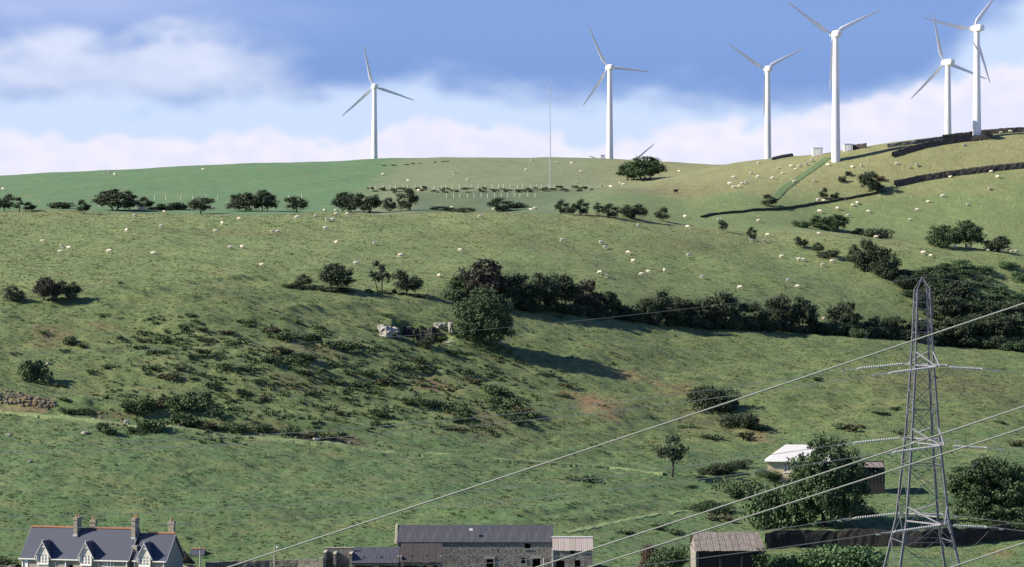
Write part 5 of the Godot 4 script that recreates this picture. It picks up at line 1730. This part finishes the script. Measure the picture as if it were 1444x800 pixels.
func make_materials():
	M.grass = matt(1, 1, 1, 0.95, grain(0.035, 0.74, 1.0, 4, 3), 0.11, true)
	M.tuft = matt(1, 1, 1, 0.9, null, 1, true)
	M.bark = matt(0.055, 0.045, 0.036, 0.95)
	M.leaf_dark = leafy(0.030, 0.045, 0.022)
	M.leaf_a = leafy(0.032, 0.056, 0.027)
	M.leaf_b = leafy(0.055, 0.075, 0.042)
	M.leaf_c = leafy(0.046, 0.088, 0.034)
	M.leaf_d = leafy(0.055, 0.100, 0.042)
	M.leaf_e = leafy(0.076, 0.145, 0.060)
	M.leaf_g = leafy(0.050, 0.090, 0.036)
	M.leaf_i = leafy(0.066, 0.110, 0.042)
	M.leaf_h = leafy(0.070, 0.076, 0.036)
	M.leaf_p = leafy(0.044, 0.044, 0.032)
	M.leaf_r = leafy(0.085, 0.050, 0.036)
	M.fleece = matt(0.68, 0.64, 0.54, 1.0, null, 1, true)
	M.fleece_grey = matt(0.55, 0.51, 0.43, 1.0, null, 1, true)
	M.fleece_pink = matt(0.62, 0.46, 0.38, 1.0, null, 1, true)
	M.fleece_dark = matt(0.05, 0.045, 0.04, 1.0, null, 1, true)
	var fine := grain(0.05, 0.78, 1.0, 4, 21)
	var cells := grain(0.09, 0.55, 1.0, 1, 22, FastNoiseLite.TYPE_CELLULAR)
	M.turbine = matt(0.76, 0.77, 0.79, 0.35, grain(0.01, 0.93, 1.0, 3, 23), 0.03)
	M.concrete = matt(0.40, 0.39, 0.36, 0.9, fine, 0.5)
	M.galv = matt(0.42, 0.43, 0.45, 0.5)
	M.steel = matt(0.15, 0.157, 0.19, 0.55, fine, 0.7)
	M.steel_light = matt(0.22, 0.23, 0.26, 0.5, fine, 0.7)
	M.porcelain = matt(0.50, 0.51, 0.54, 0.2)
	M.cable = matt(0.13, 0.145, 0.17, 0.7)
	M.cable_dark = matt(0.09, 0.09, 0.10, 0.7)
	M.cable_pale = matt(0.24, 0.26, 0.24, 0.55)
	M.wall_dark = matt(0.11, 0.10, 0.09, 0.95, cells, 0.22, true)
	M.wall_shade_black = matt(0.035, 0.036, 0.034, 0.95, cells, 0.22, true)  # near-black: shade of the lane bank put into the stone colour
	M.wall_grey = matt(0.26, 0.25, 0.22, 0.95, cells, 0.22, true)
	M.wall_grey_plain = matt(0.16, 0.155, 0.15, 0.95)
	M.wall_hedge = matt(0.045, 0.060, 0.030, 0.95, fine, 0.3, true)
	M.tube_pale = matt(0.50, 0.48, 0.40, 0.7)
	M.post = matt(0.17, 0.155, 0.135, 0.9)
	M.post_pale = matt(0.30, 0.29, 0.26, 0.9)
	M.limestone = matt(0.55, 0.53, 0.50, 0.9, grain(0.03, 0.45, 1.0, 5, 25), 0.35)
	M.rock_shade_dark = matt(0.055, 0.056, 0.054, 0.95, grain(0.03, 0.45, 1.0, 5, 26), 0.35)  # near-black: shade of the quarry hole put into the rock colour
	M.stone_tan = matt(0.23, 0.185, 0.12, 0.95, fine, 0.8)
	M.stone_grey = matt(0.20, 0.18, 0.15, 0.95, fine, 0.8)
	M.stone_orange = matt(0.27, 0.18, 0.09, 0.95, fine, 0.8)
	M.slate = matt(0.058, 0.069, 0.110, 0.55, grain(0.06, 0.80, 1.0, 3, 27), 0.35)
	M.barn_slate = matt(0.088, 0.092, 0.118, 0.65, grain(0.02, 0.62, 1.0, 4, 28), 0.10)
	M.barn_slate.uv1_scale = Vector3(0.55, 0.06, 0.06)
	M.slate.uv1_scale = Vector3(0.5, 0.12, 0.12)
	M.render_grey = matt(0.40, 0.385, 0.34, 0.95, fine, 0.4)
	M.render_pale = matt(0.60, 0.58, 0.54, 0.95, fine, 0.4)
	M.paint = matt(0.78, 0.78, 0.78, 0.5)
	M.paint_cream = matt(0.72, 0.70, 0.66, 0.8, fine, 0.4)
	M.paint_grey = matt(0.40, 0.41, 0.44, 0.6)
	M.glass = matt(0.035, 0.04, 0.05, 0.12)
	M.chimney = matt(0.44, 0.41, 0.33, 0.95, cells, 0.6)
	M.terracotta = matt(0.42, 0.19, 0.10, 0.9)
	M.ridge = matt(0.52, 0.25, 0.13, 0.85, fine, 0.8)
	M.lead = matt(0.42, 0.43, 0.48, 0.5)
	M.barn_stone = matt(0.34, 0.325, 0.305, 0.95, cells, 0.30)
	M.stone_light = matt(0.42, 0.40, 0.36, 0.95, fine, 0.5)
	M.coping = matt(0.52, 0.48, 0.36, 0.95, fine, 0.5)
	M.sheet_pale = matt(0.44, 0.40, 0.39, 0.8, fine, 0.5, true)
	M.rust = matt(0.085, 0.073, 0.084, 0.9, grain(0.03, 0.5, 1.0, 4, 30), 0.3, true)
	M.tin = matt(0.32, 0.315, 0.315, 0.7, grain(0.025, 0.6, 1.0, 4, 31, FastNoiseLite.TYPE_SIMPLEX_SMOOTH, Color(1, 0.96, 0.93)), 0.25, true)
	M.cream = matt(0.55, 0.48, 0.30, 0.9)
	M.roof_white = matt(0.68, 0.69, 0.72, 0.6, fine, 0.3)
	M.tar_and_shade = matt(0.018, 0.019, 0.023, 0.9)  # dark timber, and painted shade at the tin shed front
	M.trail = matt(0.210, 0.290, 0.125, 0.95, grain(0.05, 0.74, 1.0, 4, 33), 0.2, true)
	M.trail_dark = matt(0.125, 0.200, 0.085, 0.95, grain(0.05, 0.74, 1.0, 4, 34), 0.2, true)

func _ready():
	set_stage()
	make_relief()
	pit = Vector3.ZERO
	var q := spot(588, 466)
	pit = Vector3(q.x, 0, q.z)
	make_materials()
	var earth := Color(0.235, 0.150, 0.082)
	var bracken := Color(0.140, 0.105, 0.055)
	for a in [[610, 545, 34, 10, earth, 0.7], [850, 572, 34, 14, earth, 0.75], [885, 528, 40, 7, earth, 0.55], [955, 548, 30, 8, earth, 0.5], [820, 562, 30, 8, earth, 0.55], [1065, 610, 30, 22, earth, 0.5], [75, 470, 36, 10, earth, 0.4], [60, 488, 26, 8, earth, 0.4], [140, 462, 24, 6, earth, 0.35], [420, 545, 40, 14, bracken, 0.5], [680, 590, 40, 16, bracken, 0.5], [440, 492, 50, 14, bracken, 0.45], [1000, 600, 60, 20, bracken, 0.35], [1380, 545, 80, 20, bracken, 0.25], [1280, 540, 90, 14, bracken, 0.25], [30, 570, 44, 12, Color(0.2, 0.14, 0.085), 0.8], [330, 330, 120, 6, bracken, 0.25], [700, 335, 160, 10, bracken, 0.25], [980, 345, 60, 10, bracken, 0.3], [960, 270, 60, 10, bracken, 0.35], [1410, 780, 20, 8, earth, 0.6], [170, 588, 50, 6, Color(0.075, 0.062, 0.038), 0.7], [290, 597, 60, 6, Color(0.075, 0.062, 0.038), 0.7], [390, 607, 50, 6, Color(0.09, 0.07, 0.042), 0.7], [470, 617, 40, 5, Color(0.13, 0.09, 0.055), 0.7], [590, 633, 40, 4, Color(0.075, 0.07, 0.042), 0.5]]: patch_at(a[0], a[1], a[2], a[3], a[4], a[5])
	make_plants()
	make_ground()
	trail("footpath", path_a, 2.1, M.trail, "pale green footpath slanting down across the pasture", 0.2, true)
	trail("farm_track", path_b, 2.0, M.trail, "pale grass farm track above the barns", 0.12)
	trail("hill_track", [1092, 281, 1104, 268, 1120, 256, 1140, 243, 1168, 222], 4.2, M.trail_dark, "dark green grass track climbing to the nearest turbine")
	cottage()
	barn()
	tin_shed()
	farm_cottage()
	yard_things()
	field_furniture()
	set_out_turbines()
	pylon()
	near_lines()
	set_out_trees()
	set_out_scrub()
	set_out_rocks()
	set_out_sheep()
	make_grass()
	for kind in plants:
		for p in plants[kind]: p.free()
